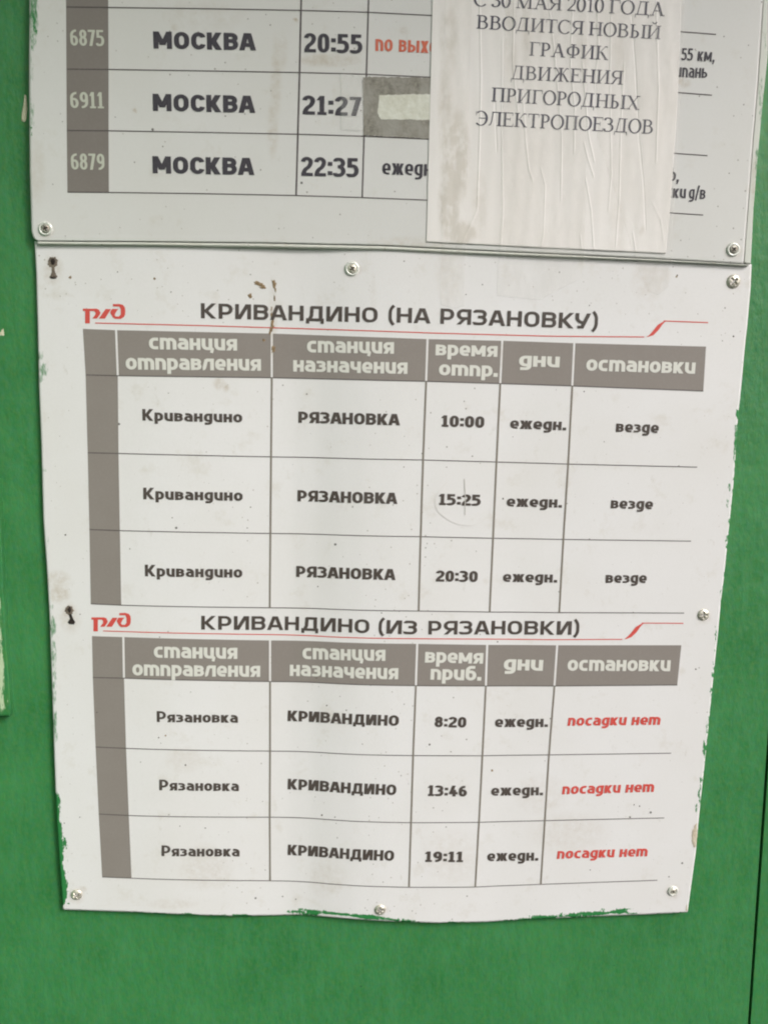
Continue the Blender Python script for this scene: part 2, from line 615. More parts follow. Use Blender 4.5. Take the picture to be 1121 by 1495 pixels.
    if ch == '6':
        W = dW
        return g(W).S([(a, .56), (W - a, .56, .25), (W - a, b, .26), (a, b, .26)], True).S([(a, .4), (a, 1 - b, .28), (W - a * 1.2, 1 - b)])
    if ch == '7':
        W = .60 * wide
        return g(W).B(0, 1 - hb, W, 1).Dg(W * .36, 0, W - w * .56, 1 - hb * .5, w * 1.1)
    if ch == '8':
        W = dW
        return g(W).S([(a, .53, .22), (W - a, .53, .22), (W - a, b, .24), (a, b, .24)], True).S([(a * 1.2, .53, .2), (W - a * 1.2, .53, .2), (W - a * 1.2, 1 - b, .22), (a * 1.2, 1 - b, .22)], True)
    if ch == '9':
        W = dW
        return g(W).S([(a, .44, .25), (W - a, .44, .25), (W - a, 1 - b, .26), (a, 1 - b, .26)], True).S([(W - a, .6), (W - a, b, .28), (a * 1.2, b)])
    if ch == ':':
        W = w * 1.05
        return g(W).B(0, .08, W, .08 + w * .95).B(0, .56, W, .56 + w * .95)
    if ch == '.':
        return g(w * 1.1).B(0, 0, w * 1.1, w * 1.05)
    if ch == ',':
        q = g(w * 1.1).B(0, 0, w * 1.1, w); return q.Dg(w * .35, -.17, w * .65, 0, w * .7)
    if ch == '/':
        return g(.42 * wide).Dg(w * .4, -.12, .42 * wide - w * .4, 1.02, w * .85)
    # ---- lowercase (x-height XH); cursive-style т п и д as on the sign
    h = XH; r = .22
    W = .60 * wide
    if ch == 'о':
        W = .62 * wide
        return g(W).S([(a, b, r), (W - a, b, r), (W - a, h - b, r), (a, h - b, r)], True)
    if ch == 'с':
        W = .54 * wide
        return g(W).S([(W - a * .3, b), (a, b, r), (a, h - b, r), (W - a * .3, h - b)])
    if ch == 'п':
        return g(W).B(0, 0, w, h).S([(w * .5, h - b), (W - a, h - b, r), (W - a, 0)])
    if ch == 'т':
        W = .92 * wide
        return g(W).B(0, 0, w, h).S([(w * .5, h - b), (W / 2, h - b, r * .8), (W / 2, 0)]).S([(W / 2, h - b), (W - a, h - b, r), (W - a, 0)])
    if ch == 'и':
        return g(W).S([(a, h), (a, b, r), (W - w * .5, b)]).B(W - w, 0, W, h)
    if ch == 'ц':
        return g(W + .05).S([(a, h), (a, b, r), (W - w * .5, b)]).B(W - w, 0, W, h).S([(W - w * .3, b), (W + .01, b, .05), (W - .06, -.17)], w=w * .8)
    if ch == 'ч':
        return g(W).S([(a, h), (a, h * .38, r * .8), (W - w * .5, h * .38)]).B(W - w, 0, W, h)
    if ch == 'н':
        return g(W).B(0, 0, w, h).B(W - w, 0, W, h).B(w, h / 2 - b, W - w, h / 2 + b)
    if ch == 'а':
        W = .60 * wide
        q = g(W).S([(w * .35, h - b), (W - a, h - b, r), (W - a, 0)])
        return q.S([(W - a, h * .60 - b * .4), (a, h * .60 - b * .4, r * .7), (a, b, r * .7), (W - a, b)], ky=ky * .9)
    if ch == 'я':
        q = g(W).B(W - w, 0, W, h).S([(W - w * .6, h - b), (a, h - b, r * .8), (a, h * .42, r * .8), (W - w * .6, h * .42)], ky=ky * .9)
        return q.Dg(w * .55, 0, W - w * 1.5, h * .42, w * 1.1)
    if ch == 'р':
        return g(W).B(0, -.25, w, h).S([(w * .5, h - b), (W - a, h - b, r), (W - a, b, r), (w * .5, b)])
    if ch == 'в':
        q = g(W).B(0, 0, w, h)
        q.S([(w * .6, h - b), (W - a * 1.2, h - b, .14), (W - a * 1.2, h * .53, .14), (w * .6, h * .53)], ky=ky * .85)
        return q.S([(w * .6, h * .53), (W - a, h * .53, .15), (W - a, b, .15), (w * .6, b)], ky=ky * .85)
    if ch == 'л':
        W = .64 * wide
        return g(W).B(W - w, 0, W, h).B(W * .3, h - hb, W - w * .9, h).S([(0, b * .9), (w * .35, b * .9, .05), (W * .34, h - b * .6)], w=w * .95)
    if ch == 'е':
        W = .60 * wide
        return g(W).S([(W - a * .8, b), (a, b, r), (a, h - b, r), (W - a, h - b, r), (W - a, h * .44), (w * .6, h * .44)], ky=ky * .9)
    if ch == 'з':
        W = .54 * wide
        q = g(W).S([(0.01, h - b), (W - a * 1.2, h - b, .16), (W - a * 1.2, h * .53, .14), (W * .28, h * .53)], ky=ky * .85)
        return q.S([(W * .28, h * .53), (W - a, h * .53, .15), (W - a, b, .17), (0, b)], ky=ky * .85)
    if ch == 'м':
        W = .80 * wide
        return g(W).B(0, 0, w, h).B(W - w, 0, W, h).Dg(W / 2, .12, w * .55, h, w).Dg(W / 2, .12, W - w * .55, h, w)
    if ch == 'д':
        q = g(W).S([(W - a, h * .5), (W - a, h - b, .01), (a, h - b, r), (a, b, r), (W - a, b)])
        return q.S([(W - a, h), (W - a, -.25 + b, r * .9), (w * .3, -.25 + b)])
    if ch == 'к':
        W = .60 * wide
        return g(W).B(0, 0, w, h).B(w, h / 2 - b * .9, w + .08, h / 2 + b * .9).Dg(w + .03, h / 2, W - w * .6, h, w * 1.2).Dg(w + .03, h / 2, W - w * .6, 0, w * 1.2)
    if ch == 'ж':
        W = .86 * wide
        c = W / 2
        q = g(W).B(c - a * .9, 0, c + a * .9, h).B(w * .9, h / 2 - b, W - w * .9, h / 2 + b)
        for s_ in (-1, 1):
            q.Dg(c + s_ * w * .7, h / 2, c + s_ * (W / 2 - w * .55), h, w * 1.1).Dg(c + s_ * w * .7, h / 2, c + s_ * (W / 2 - w * .55), 0, w * 1.1)
        return q
    if ch == 'б':
        W = .62 * wide
        return g(W).S([(a, h - b * 1.5), (W - a, h - b * 1.5, r), (W - a, b, r), (a, b, r)], True).S([(a, h * .4), (a, .98 - b, r * 1.1), (W - a * .8, .98 - b)])
    if ch == 'ь':
        return g(W).B(0, 0, w, h).S([(w * .6, h * .56), (W - a, h * .56, .18), (W - a, b, .18), (w * .6, b)], ky=ky * .9)
    if ch == 'ы':
        q = g(W + w + .05)
        q.B(0, 0, w, h).S([(w * .6, h * .56), (W - a, h * .56, .18), (W - a, b, .18), (w * .6, b)], ky=ky * .9)
        return q.B(W + .05, 0, W + .05 + w, h)
    if ch == 'х':
        return g(W).Dg(w * .58, 0, W - w * .58, h, w * 1.15).Dg(w * .58, h, W - w * .58, 0, w * 1.15)
    if ch == 'ф':
        W = .86 * wide
        return g(W).S([(a, b, r), (W - a, b, r), (W - a, h - b, r), (a, h - b, r)], True).B(W / 2 - a, -.25, W / 2 + a, .98)
    if ch == 'ш':
        W = .92 * wide
        return g(W).B(0, 0, w, h).B(W / 2 - a, 0, W / 2 + a, h).B(W - w, 0, W, h).B(w, 0, W - w, hb)
    if ch == 'у':
        return g(W).S([(a, h), (a, b, r), (W - a, b)]).S([(W - a, h), (W - a, -.25 + b, r), (w * .3, -.25 + b)])
    raise ValueError('no glyph for ' + repr(ch))


def serif(ch):
    T, t = .150, .060
    ky = t / T * 1.15

    def g(W):
        return G(W, T, ky)

    def foot(q, x, y, l=.10):
        q.B(x - T / 2 - l, y if y < .5 else y - t, x + T / 2 + l, y + t if y < .5 else y); return q

    def stem(q, x, y0=0, y1=1, s0=True, s1=True, wd=None):
        h = (wd or T) / 2
        q.B(x - h, y0, x + h, y1)
        if s0: foot(q, x, y0)
        if s1: foot(q, x, y1)
        return q

    def arc(cx, cy, rx, ry, a0, a1, n=16):
        return [(cx + rx * math.cos(R_(a0 + (a1 - a0) * i / n)), cy + ry * math.sin(R_(a0 + (a1 - a0) * i / n))) for i in range(n + 1)]
    e = T / 2
    if ch in 'О':
        return g(.94).S(arc(.47, .5, .47 - e, .5, 0, 360, 30)[:-1], True)
    if ch == '0':
        return g(.62).S(arc(.31, .5, .31 - e, .5, 0, 360, 26)[:-1], True)
    if ch == 'С':
        q = g(.88).S(arc(.48, .5, .48 - e, .5, 48, 318, 26)); return q.B(.80, .68, .83, 1.0)
    if ch == 'Э':
        q = g(.88).S(arc(.40, .5, .48 - e, .5, 132, -138, 26)); return q.B(.05, .70, .08, 1.0).B(.25, .48, .82, .48 + t)
    if ch == 'Г':
        q = stem(g(.78), .22); return q.B(.1, 1 - t, .75, 1).B(.72, .74, .75, 1)
    if ch == 'П':
        q = stem(stem(g(1.0), .20), .80); return q.B(.1, 1 - t, .9, 1)
    if ch == 'Н':
        q = stem(stem(g(1.0), .20), .80); return q.B(.2, .48, .8, .48 + t)
    if ch == 'И':
        q = stem(stem(g(1.0), .20), .80); return q.Dg(.25, .10, .75, .90, .07)
    if ch == 'Й':
        q = stem(stem(g(1.0), .20), .80).Dg(.25, .10, .75, .90, .07); return q.S(arc(.5, 1.28, .15, .15, 190, 350, 8), w=.07, ky=1)
    if ch == 'Ы':
        q = stem(g(1.16), .20).S([(.2, .53), (.66 - e, .53, .24), (.66 - e, t / 2, .24), (.2, t / 2)]); return stem(q, .98)
    if ch == 'Р':
        return stem(g(.76), .20).S([(.2, 1 - t / 2), (.70 - e, 1 - t / 2, .27), (.70 - e, .45, .27), (.2, .45)])
    if ch == 'В':
        return stem(g(.86), .20).S([(.2, 1 - t / 2), (.72 - e, 1 - t / 2, .24), (.72 - e, .54, .24), (.2, .54)]).S([(.2, .54), (.80 - e, .54, .26), (.80 - e, t / 2, .26), (.2, t / 2)])
    if ch == 'Е':
        q = stem(g(.82), .20); return q.B(.1, 1 - t, .74, 1).B(.71, .78, .74, 1).B(.1, 0, .78, t).B(.75, 0, .78, .24).B(.2, .50, .56, .50 + t).B(.54, .40, .57, .65)
    if ch == 'Т':
        q = stem(g(.86), .43, s1=False); return q.B(.05, 1 - t, .81, 1).B(.05, .74, .08, 1).B(.78, .74, .81, 1)
    if ch == 'А':
        q = g(.98).Dg(.17, 0, .48, 1, .06).Dg(.82, 0, .48, 1, .17); return foot(foot(q, .14, 0, .08), .84, 0, .08).B(.27, .32, .68, .32 + t)
    if ch == 'Л':
        q = g(.98).S([(.06, .05, .0), (.16, .04, .05), (.26, .3), (.34, .98)], w=.07, ky=.8); return stem(q, .80).B(.28, 1 - t, .8, 1)
    if ch == 'Д':
        q = g(.98).Dg(.18, t, .36, 1, .06); return stem(q, .72, s0=False).B(.28, 1 - t, .80, 1).B(.03, 0, .93, t).B(.03, -.22, .07, t).B(.89, -.22, .93, t)
    if ch == 'Я':
        q = stem(g(.90), .72).S([(.72, 1 - t / 2), (.16, 1 - t / 2, .26), (.16, .47, .26), (.72, .47)])
        return q.Dg(.14, 0, .46, .48, .13).B(.02, 0, .2, t)
    if ch == 'К':
        q = stem(g(.92), .20).Dg(.30, .5, .68, .98, .06).Dg(.80, 0, .42, .56, .16); return q.B(.66, 0, .93, t).S([(.64, .92), (.72, .98, .04), (.84, .93)], w=.07, ky=1)
    if ch == 'Ж':
        q = stem(g(1.26), .63)
        for s_ in (-1, 1):
            q.Dg(.63 + s_ * .08, .5, .63 + s_ * .36, .98, .06).Dg(.63 + s_ * .50, 0, .63 + s_ * .16, .56, .14)
            q.B(*( (.03, 0, .24, t) if s_ < 0 else (1.02, 0, 1.23, t)))
            q.S([(.63 + s_ * .34, .92), (.63 + s_ * .42, .98, .04), (.63 + s_ * .52, .93)], w=.07, ky=1)
        return q
    if ch == 'Х':
        q = g(.98).Dg(.80, 0, .20, 1, .16).Dg(.16, 0, .80, 1, .055)
        for x in (.17, .82):
            q.B(x - .14, 0, x + .14, t).B(x - .14, 1 - t, x + .14, 1)
        return q
    if ch in 'З3':
        W = .72 if ch == 'З' else .60
        q = g(W).S([(.06, .80), (.10, 1 - t / 2, .1), (W - .18, 1 - t / 2, .22), (W - .18, .54, .2), (W * .36, .54)])
        return q.S([(W * .36, .54), (W - e - .03, .54, .24), (W - e - .03, t / 2, .26), (.06, t / 2, .1), (.05, .2)])
    if ch == 'Ф':
        q = stem(g(1.06), .53); return q.S([(.08 + e, .22, .26), (.98 - e, .22, .26), (.98 - e, .80, .26), (.08 + e, .80, .26)], True)
    if ch == 'М':
        q = g(1.16).B(.16, 0, .20, 1).B(.90, 0, 1.03, 1).Dg(.56, .0, .17, 1, .16).Dg(.56, .0, .96, 1, .06)
        return q.B(.05, 0, .32, t).B(.80, 0, 1.12, t).B(.05, 1 - t, .22, 1).B(.92, 1 - t, 1.12, 1)
    if ch == '1':
        q = g(.55).B(.24, 0, .24 + .11, 1).B(.12, 0, .47, t); return q.Dg(.12, .84, .28, .98, .08)
    if ch == '2':
        q = g(.62).S([(.08, .72), (.10, 1 - t / 2, .2), (.52, 1 - t / 2, .22), (.52, .55, .2), (.08, .06)], w=.11, ky=.6); return q.B(.04, 0, .58, .09)
    raise ValueError('no serif glyph for ' + repr(ch))


def text_pieces(s, style='sans', w=.20, ky=.86, wide=1.0, gap=.105, space=.34):
    x = 0.0
    out = []
    for ch in s:
        if ch == ' ':
            x += space; continue
        q = sans(ch, w, ky, wide) if style == 'sans' else serif(ch)
        if ch in 'АУ' and style == 'sans' and x > 0:
            x -= .055
        for v, f in q.p:
            out.append((np.array(v, float) + [x, 0], f))
        x += q.W + gap - (.055 if (ch in 'АУ' and style == 'sans') else 0)
    x -= gap
    return out, x


def split(v, f, lim=.16):
    """cut long quads into short ones so that type follows the creases"""
    V = [tuple(q) for q in v]; out = []
    for q in f:
        p = [np.array(V[k]) for k in q]
        la = np.hypot(*(p[1] - p[0])) + np.hypot(*(p[2] - p[3])); lb = np.hypot(*(p[2] - p[1])) + np.hypot(*(p[3] - p[0]))
        na = max(1, int(la / 2 / lim + .5)); nb = max(1, int(lb / 2 / lim + .5))
        if na * nb == 1:
            out.append(q); continue
        b = len(V)
        for j in range(nb + 1):
            for i in range(na + 1):
                s_, t = i / na, j / nb
                V.append(tuple((p[0] * (1 - s_) + p[1] * s_) * (1 - t) + (p[3] * (1 - s_) + p[2] * s_) * t))
        for j in range(nb):
            for i in range(na):
                a = b + j * (na + 1) + i
                out.append((a, a + 1, a + na + 2, a + na + 1))
    return np.array(V), out


def flat_mesh(name, pieces, depth, mat, parent, lift, step=4e-6, label=None):
    """pieces: list of (Nx2 wall coordinates, faces); laid on the surface, each a few microns above the last"""
    V, Fc = [], []
    n = 0
    for i, (v, f) in enumerate(pieces):
        v = np.asarray(v, float)
        y = -(depth(v[:, 0], v[:, 1]) + lift + step * (i % 12))
        V.append(np.stack([v[:, 0], y, v[:, 1]], 1))
        for q in f:
            idx = [n + k for k in q]
            # face the camera side (-Y)
            p = v[list(q)]
            ar = sum(p[k - 1][0] * p[k][1] - p[k][0] * p[k - 1][1] for k in range(len(q)))
            Fc.append(idx if ar > 0 else idx[::-1])
        n += len(v)
    o = link(name, np.concatenate(V), Fc, mat, parent)
    if label:
        o['label'] = label
    return o


def write(s, x0, y0, x1, y1, hpx, depth, mat, parent, name='lettering', lift=2.2e-4, style='sans', skew=0.0, label=None, **kw):
    """set a string so that its baseline runs between two places of the sheet; hpx: capital height there"""
    pcs, tot = text_pieces(s, style, **kw)
    A = pt(x0, y0, depth); B = pt(x1, y1, depth)
    mx, my = (x0 + x1) / 2, (y0 + y1) / 2
    up = pt(mx, my - hpx, depth) - pt(mx, my, depth)
    hgt = np.hypot(*up)
    e1 = (B - A) / tot
    e2 = np.array([-(B - A)[1], (B - A)[0]]); e2 = e2 / np.hypot(*e2) * hgt
    out = []
    for v, f in pcs:
        vx = v[:, 0] + skew * v[:, 1]
        out.append((A + vx[:, None] * e1 + v[:, 1:2] * e2, f))
    return flat_mesh(name, out, depth, mat, parent, lift, label=label)


def stroke_line(pix, wpx, depth, mat, parent, name='grid_line', lift=1.3e-4, n=None, step=0.0):
    """a printed line through places of the sheet, wpx wide in photo pixels"""
    p = np.asarray(pix, float)
    x, z = ray_hit(p[:, 0], p[:, 1], depth)
    P = np.stack([x, z], 1)
    L = np.hypot(*np.diff(P, axis=0).T).sum()
    P = resample(P, n or max(4, int(L / .004)))
    v, f = ribbon(P, wpx * D / F_PX)
    return flat_mesh(name, [(np.array(v), f)], depth, mat, parent, lift)


def quad_patch(c, depth, mat, parent, name, lift, nu=None, nv=6):
    """filled four-sided print area; c: corners tl, tr, br, bl as photo places"""
    c = np.asarray(c, float)
    x, z = ray_hit(c[:, 0], c[:, 1], depth)
    P = np.stack([x, z], 1)
    nu = nu or max(3, int(np.hypot(*(P[1] - P[0])) / .003))
    v = []
    for j in range(nv):
        t = j / (nv - 1)
        a = P[0] * (1 - t) + P[3] * t; b = P[1] * (1 - t) + P[2] * t
        for i in range(nu):
            s_ = i / (nu - 1)
            v.append(a * (1 - s_) + b * s_)
    return flat_mesh(name, [(np.array(v), grid_faces(nu, nv))], depth, mat, parent, lift)


# ================================================================== sheets and boards
def spots(px, py, lst):
    """sum of soft elliptical patches (cx, cy, rx, ry, strength), photo places"""
    a = np.zeros_like(px)
    for cx, cy, rx, ry, s_ in lst:
        q = ((px - cx) / rx) ** 2 + ((py - cy) / ry) ** 2
        a = np.maximum(a, s_ * np.clip(1.25 - q, 0, 1))
    return a


def panel(name, left, right_, top, bottom, depth, mat, parent, nu, nv, thick, paint=(), streak=(), dirt=(), relief=None, dm=None):
    Lc = curve_wall(left, depth, nv); Rc2 = curve_wall(right_, depth, nv)
    Tc = curve_wall(top, depth, nu); Bc = curve_wall(bottom, depth, nu)
    u = np.linspace(0, 1, nu)[None, :, None]; v = np.linspace(0, 1, nv)[:, None, None]
    P = (1 - v) * Tc[None] + v * Bc[None] + (1 - u) * Lc[:, None] + u * Rc2[:, None] \
        - ((1 - u) * (1 - v) * Tc[0] + u * (1 - v) * Tc[-1] + (1 - u) * v * Bc[0] + u * v * Bc[-1])
    P = P.reshape(-1, 2)
    dep = depth(P[:, 0], P[:, 1])
    px, py = seen_at(P[:, 0], P[:, 1], dep)
    if relief is not None:
        dep = dep + relief(px, py, P)
    front = np.stack([P[:, 0], -dep, P[:, 1]], 1)
    rim = list(range(nu)) + [j * nu + nu - 1 for j in range(1, nv)] + [(nv - 1) * nu + i for i in range(nu - 2, -1, -1)] + [j * nu for j in range(nv - 2, 0, -1)]
    back = front[rim].copy(); back[:, 1] += thick
    V = np.concatenate([front, back])
    Fc = grid_faces(nu, nv)
    n0 = len(front); k = len(rim)
    for i in range(k):
        j = (i + 1) % k
        Fc.append([rim[i], rim[j], n0 + j, n0 + i])
    z0 = np.zeros(len(back))
    at = {'paint': np.r_[spots(px, py, paint), z0], 'streak': np.r_[spots(px, py, streak), z0], 'dirt': np.r_[spots(px, py, dirt), z0]}
    o = link(name, V, Fc, mat, parent, True, at)
    o.data.polygons.foreach_set('use_smooth', [True] * ((nu - 1) * (nv - 1)) + [False] * k)
    return o


# ---- the wall ------------------------------------------------------
def wall_piece(name, x0, x1, z0, z1, y, nu, nv, thick=.02, worn=()):
    xs = np.linspace(x0, x1, nu); zs = np.linspace(z1, z0, nv)
    X, Z = np.meshgrid(xs, zs)
    X = X.ravel(); Z = Z.ravel()
    Y = np.full_like(X, -y)
    for i in range(len(X)):
        Y[i] += .0008 * mnoise.noise((X[i] * 9, Z[i] * 5, 1.7))
    px, py = seen_at(X, Z, y)
    V = np.stack([X, Y, Z], 1)
    rim = list(range(nu)) + [j * nu + nu - 1 for j in range(1, nv)] + [(nv - 1) * nu + i for i in range(nu - 2, -1, -1)] + [j * nu for j in range(nv - 2, 0, -1)]
    bk = V[rim].copy(); bk[:, 1] = -y + thick
    Fc = grid_faces(nu, nv); n0 = len(V); k = len(rim)
    for i in range(k):
        Fc.append([rim[i], rim[(i + 1) % k], n0 + (i + 1) % k, n0 + i])
    return V, bk, Fc, px, py, nu, nv, k


# right-hand groove, leaning as in the photograph: the panel's edge follows these places
groove = [(1128, 900), (1123, 1130), (1114, 1270), (1103, 1380), (1091, 1492), (1085, 1540)]
gx, gz = ray_hit([p[0] for p in groove], [p[1] for p in groove], d_wall)
gfit = np.polyfit(gz, gx, 1)
gl = lambda z: np.polyval(gfit, z)


def wall_obj(name, xa, xb, y, nu, nv, worn=()):
    zs = np.linspace(CAM_Z + .75, CAM_Z - .75, nv)
    V = []
    for z in zs:
        a = xa(z) if callable(xa) else xa; b = xb(z) if callable(xb) else xb
        for i in range(nu):
            x = a + (b - a) * i / (nu - 1)
            V.append((x, -y + .0007 * mnoise.noise((x * 9, z * 5, 1.7)), z))
    V = np.array(V)
    px, py = seen_at(V[:, 0], V[:, 2], y)
    rim = list(range(nu)) + [j * nu + nu - 1 for j in range(1, nv)] + [(nv - 1) * nu + i for i in range(nu - 2, -1, -1)] + [j * nu for j in range(nv - 2, 0, -1)]
    bk = V[rim].copy(); bk[:, 1] = .03
    Fc = grid_faces(nu, nv); n0 = len(V); k = len(rim)
    for i in range(k):
        Fc.append([rim[i], rim[(i + 1) % k], n0 + (i + 1) % k, n0 + i])
    at = {'worn': np.r_[spots(px, py, worn), np.zeros(k)]}
    o = link(name, np.concatenate([V, bk]), Fc, M_WALL, None, False, at)
    return tag(o, kind='structure')


wall_obj('wall', -.75, lambda z: gl(z) - .0009, 0.0, 160, 150)
wall_obj('wall_panel', lambda z: gl(z) + .0009, .75, 0.0006, 60, 150)
gb = link('wall_gap', [(gl(CAM_Z - .75) - .01, .012, CAM_Z - .75), (gl(CAM_Z - .75) + .01, .012, CAM_Z - .75),
                       (gl(CAM_Z + .75) + .01, .012, CAM_Z + .75), (gl(CAM_Z + .75) - .01, .012, CAM_Z + .75)], [(0, 1, 2, 3)], M_DARK)
tag(gb, kind='structure')

# unseen slabs added to shade the wall: one upright at left, one level above
def solid(name, x0, x1, y0, y1, z0, z1, m_):
    v = [(x, y, z) for x in (x0, x1) for y in (y0, y1) for z in (z0, z1)]
    f = [(0, 1, 3, 2), (4, 6, 7, 5), (0, 4, 5, 1), (2, 3, 7, 6), (0, 2, 6, 4), (1, 5, 7, 3)]
    return tag(link(name, v, f, m_), kind='structure')


solid('side_shade_blocker', -.46, -.37, -.62, .0, CAM_Z - .72, CAM_Z + .715, M_WALL)
solid('top_shade_blocker', -.50, .75, -.54, .0, CAM_Z + .72, CAM_Z + .76, M_WALL)

# ---- raised batten stub at the left, its paint worn to the primer
d_bat = lambda x, z: np.full_like(np.asarray(x, float), .006)
bat_r = [(-2, 700), (2, 770), (5, 860), (9, 930), (13, 985), (16, 1035), (14.5, 1046)]
bt = panel('wall_batten', [(-60, 700), (-60, 1046)], bat_r, [(-60, 700), (-2, 700)], [(-60, 1046), (14.5, 1046)], d_bat, M_WALL, None, 30, 90, .0062)
mpx, mpy = seen_at(np.array([v.co.x for v in bt.data.vertices]), np.array([v.co.z for v in bt.data.vertices]), .006)
wa = bt.data.attributes.new('worn', 'FLOAT', 'POINT')
wa.data.foreach_set('value', spots(mpx, mpy, [(3, 990, 7, 85, .62), (1, 900, 4, 80, .56), (10, 1030, 6, 16, .5)]).astype(np.float32))
tag(bt, 'raised green batten at the left edge of the wall, worn through to pale primer', 'batten')


# ---- lumpy small things --------------------------------------------
def blob(name, pix, hmm, depth, mat, parent, seed=0, rag=.25, label=None, cat=None, lift=0.0):
    """low mound with a ragged outline through photo places"""
    p = np.asarray(pix, float)
    x, z = ray_hit(p[:, 0], p[:, 1], depth)
    P = np.stack([x, z], 1)
    P = resample(np.vstack([P, P[:1]]), 40)[:-1]
    c = P.mean(0)
    V = []; rings = 7
    for j in range(rings):
        s_ = 1 - j / rings
        for i, q in enumerate(P):
            k = 1 + rag * s_ * mnoise.noise((i * .55, j * .3, seed * 3.1))
            v = c + (q - c) * s_ * k
            hh = hmm * 1e-3 * math.sqrt(max(0, 1 - s_ * s_)) * (1 + .45 * mnoise.noise((v[0] * 900, v[1] * 900, seed)))
            V.append((v[0], -(float(np.ravel(depth(v[0], v[1]))[0]) + lift + (hh if j else -.0001)), v[1]))
    V.append((c[0], -(float(np.ravel(depth(c[0], c[1]))[0]) + lift + hmm * 1e-3), c[1]))
    n = len(P); Fc = []
    for j in range(rings - 1):
        for i in range(n):
            Fc.append([j * n + i, j * n + (i + 1) % n, (j + 1) * n + (i + 1) % n, (j + 1) * n + i])
    for i in range(n):
        Fc.append([(rings - 1) * n + i, (rings - 1) * n + (i + 1) % n, rings * n])
    o = link(name, V, Fc, mat, parent, True)
    if label:
        tag(o, label, cat)
    return o


def pill(cx, cy, rx, ry, ang=0, n=12):
    a = R_(ang)
    return [(cx + rx * math.cos(t) * math.cos(a) - ry * math.sin(t) * math.sin(a), cy + rx * math.cos(t) * math.sin(a) + ry * math.sin(t) * math.cos(a))
            for t in [2 * math.pi * i / n for i in range(n)]]


blob('paint_drip', [(36, 138), (39, 140), (40.5, 158), (39, 174), (36, 179), (32, 177), (32, 168), (35, 150)], .5, d_wall, M_CHIP, None, 1, .1,
     'pale yellow drip of old paint on green wall beside the upper board', 'paint drip')
blob('paint_chip', [(3, 480), (6, 478), (7, 486), (8, 491), (3, 492), (-1, 490), (0, 484)], .3, d_wall, M_CHIP, None, 2, .3,
     'small bare chip in the green wall paint at the far left edge', 'paint chip')

# ---- lower timetable sheet -----------------------------------------
low = empty('timetable_sheet', (0, 0, CAM_Z - .1), 'rippled white timetable sheet with two ruled tables, its edges daubed with green wall paint', 'timetable')
L_left = [(51, 352), (53.5, 400), (55.5, 470), (57.5, 560), (61, 650), (64, 760), (69, 830), (73, 900), (76.5, 1000), (80, 1110), (83.5, 1200), (88, 1265), (92.5, 1328)]
L_right = [(1096.5, 386), (1095, 420), (1090, 476), (1086, 512), (1082, 558), (1077, 604), (1074, 650), (1070.5, 700), (1064.6, 760), (1061, 796), (1056, 844),
           (1052, 875), (1047, 928), (1042, 975), (1038, 1015), (1034, 1056), (1028.5, 1110), (1023, 1160), (1019, 1200), (1015, 1245), (1010, 1280), (1005.5, 1313), (1003, 1332)]
L_top = [(51, 352), (560, 362), (1096.5, 386)]
L_bot = [(92.5, 1328), (196, 1331.5), (265, 1335), (340, 1337.5), (400, 1336.5), (450, 1336), (520, 1342), (571, 1345), (640, 1347.5), (710, 1346), (780, 1342), (860, 1338), (940, 1335), (1003, 1332)]
def band(pts_, rx, ry, s0, s1, step=5.0, seed=0):
    """overlapping daubs along a path, their reach varying"""
    rg = random.Random(seed); q = np.array(pts_, float); out = []
    n = int(np.hypot(*np.diff(q, axis=0).T).sum() / step) + 1
    ph = rg.uniform(0, 6)
    for i, (x, y) in enumerate(resample(q, n)):
        k = .72 + .22 * math.sin(i * .55 + ph) + rg.uniform(-.30, .30)
        out.append((x, y, rx * (k if rx < ry else 1), ry * (k if ry < rx else 1), rg.uniform(s0, s1)))
    return out


paint_low = band([(81.5, 1166), (84, 1200), (86.5, 1240), (90, 1285), (92.5, 1312)], 9.5, 11, .60, .95, 5, 3) + band([(83, 1185), (90, 1300)], 6.5, 14, .9, 1.0, 9, 4) \
    + band([(200, 1333), (300, 1337), (400, 1338), (450, 1337)], 16, 3.4, .4, .8, 8, 5) + band([(428, 1331), (470, 1332), (500, 1335), (560, 1341), (600, 1345)], 12, 4.4, .55, .85, 6, 6) \
    + band([(600, 1348), (700, 1348), (800, 1341)], 14, 4, .5, .85, 7, 7) + band([(780, 1340), (840, 1336), (905, 1331)], 13, 4.6, .6, .9, 6, 8) + band([(905, 1334), (1000, 1333)], 14, 2.2, .4, .7, 9, 9) \
    + band([(1077, 600), (1072, 680), (1066, 750), (1060, 800), (1052, 880)], 2.4, 7, .30, .66, 7, 10) + band([(1044, 930), (1038, 1015), (1030, 1090), (1020, 1175), (1016, 1230)], 2.3, 7, .3, .66, 7, 11) + [
    (95, 1229, 4, 9, .6), (98, 1237, 3, 5, .6), (100, 1256, 3, 2, .55), (97, 1301, 4, 6, .65), (101, 1319, 3.4, 2.4, .65), (442, 1327, 9, 2, .65), (452, 1329, 9, 2.4, .7),
    (910, 1327, 18, 2, .65), (880, 1328, 5, 3, .6), (820, 1333, 7, 2, .5),
    (1076, 604, 3, 10, .75), (1073, 640, 3, 34, .62), (1071, 660, 2.4, 20, .6), (1064, 712, 3.4, 9, .55), (1061, 735, 3, 18, .5), (1064, 762, 2.6, 14, .6), (1059, 790, 2.6, 16, .5), (1052, 870, 2.4, 26, .5),
    (1044, 930, 2.2, 30, .5), (1038, 1015, 3, 18, .62), (1036, 1035, 3, 10, .6), (1031, 1060, 2.4, 20, .5), (1027, 1092, 3, 16, .65), (1020, 1165, 3, 22, .55), (1016, 1180, 3, 10, .55), (1022, 1140, 2.6, 14, .5)]
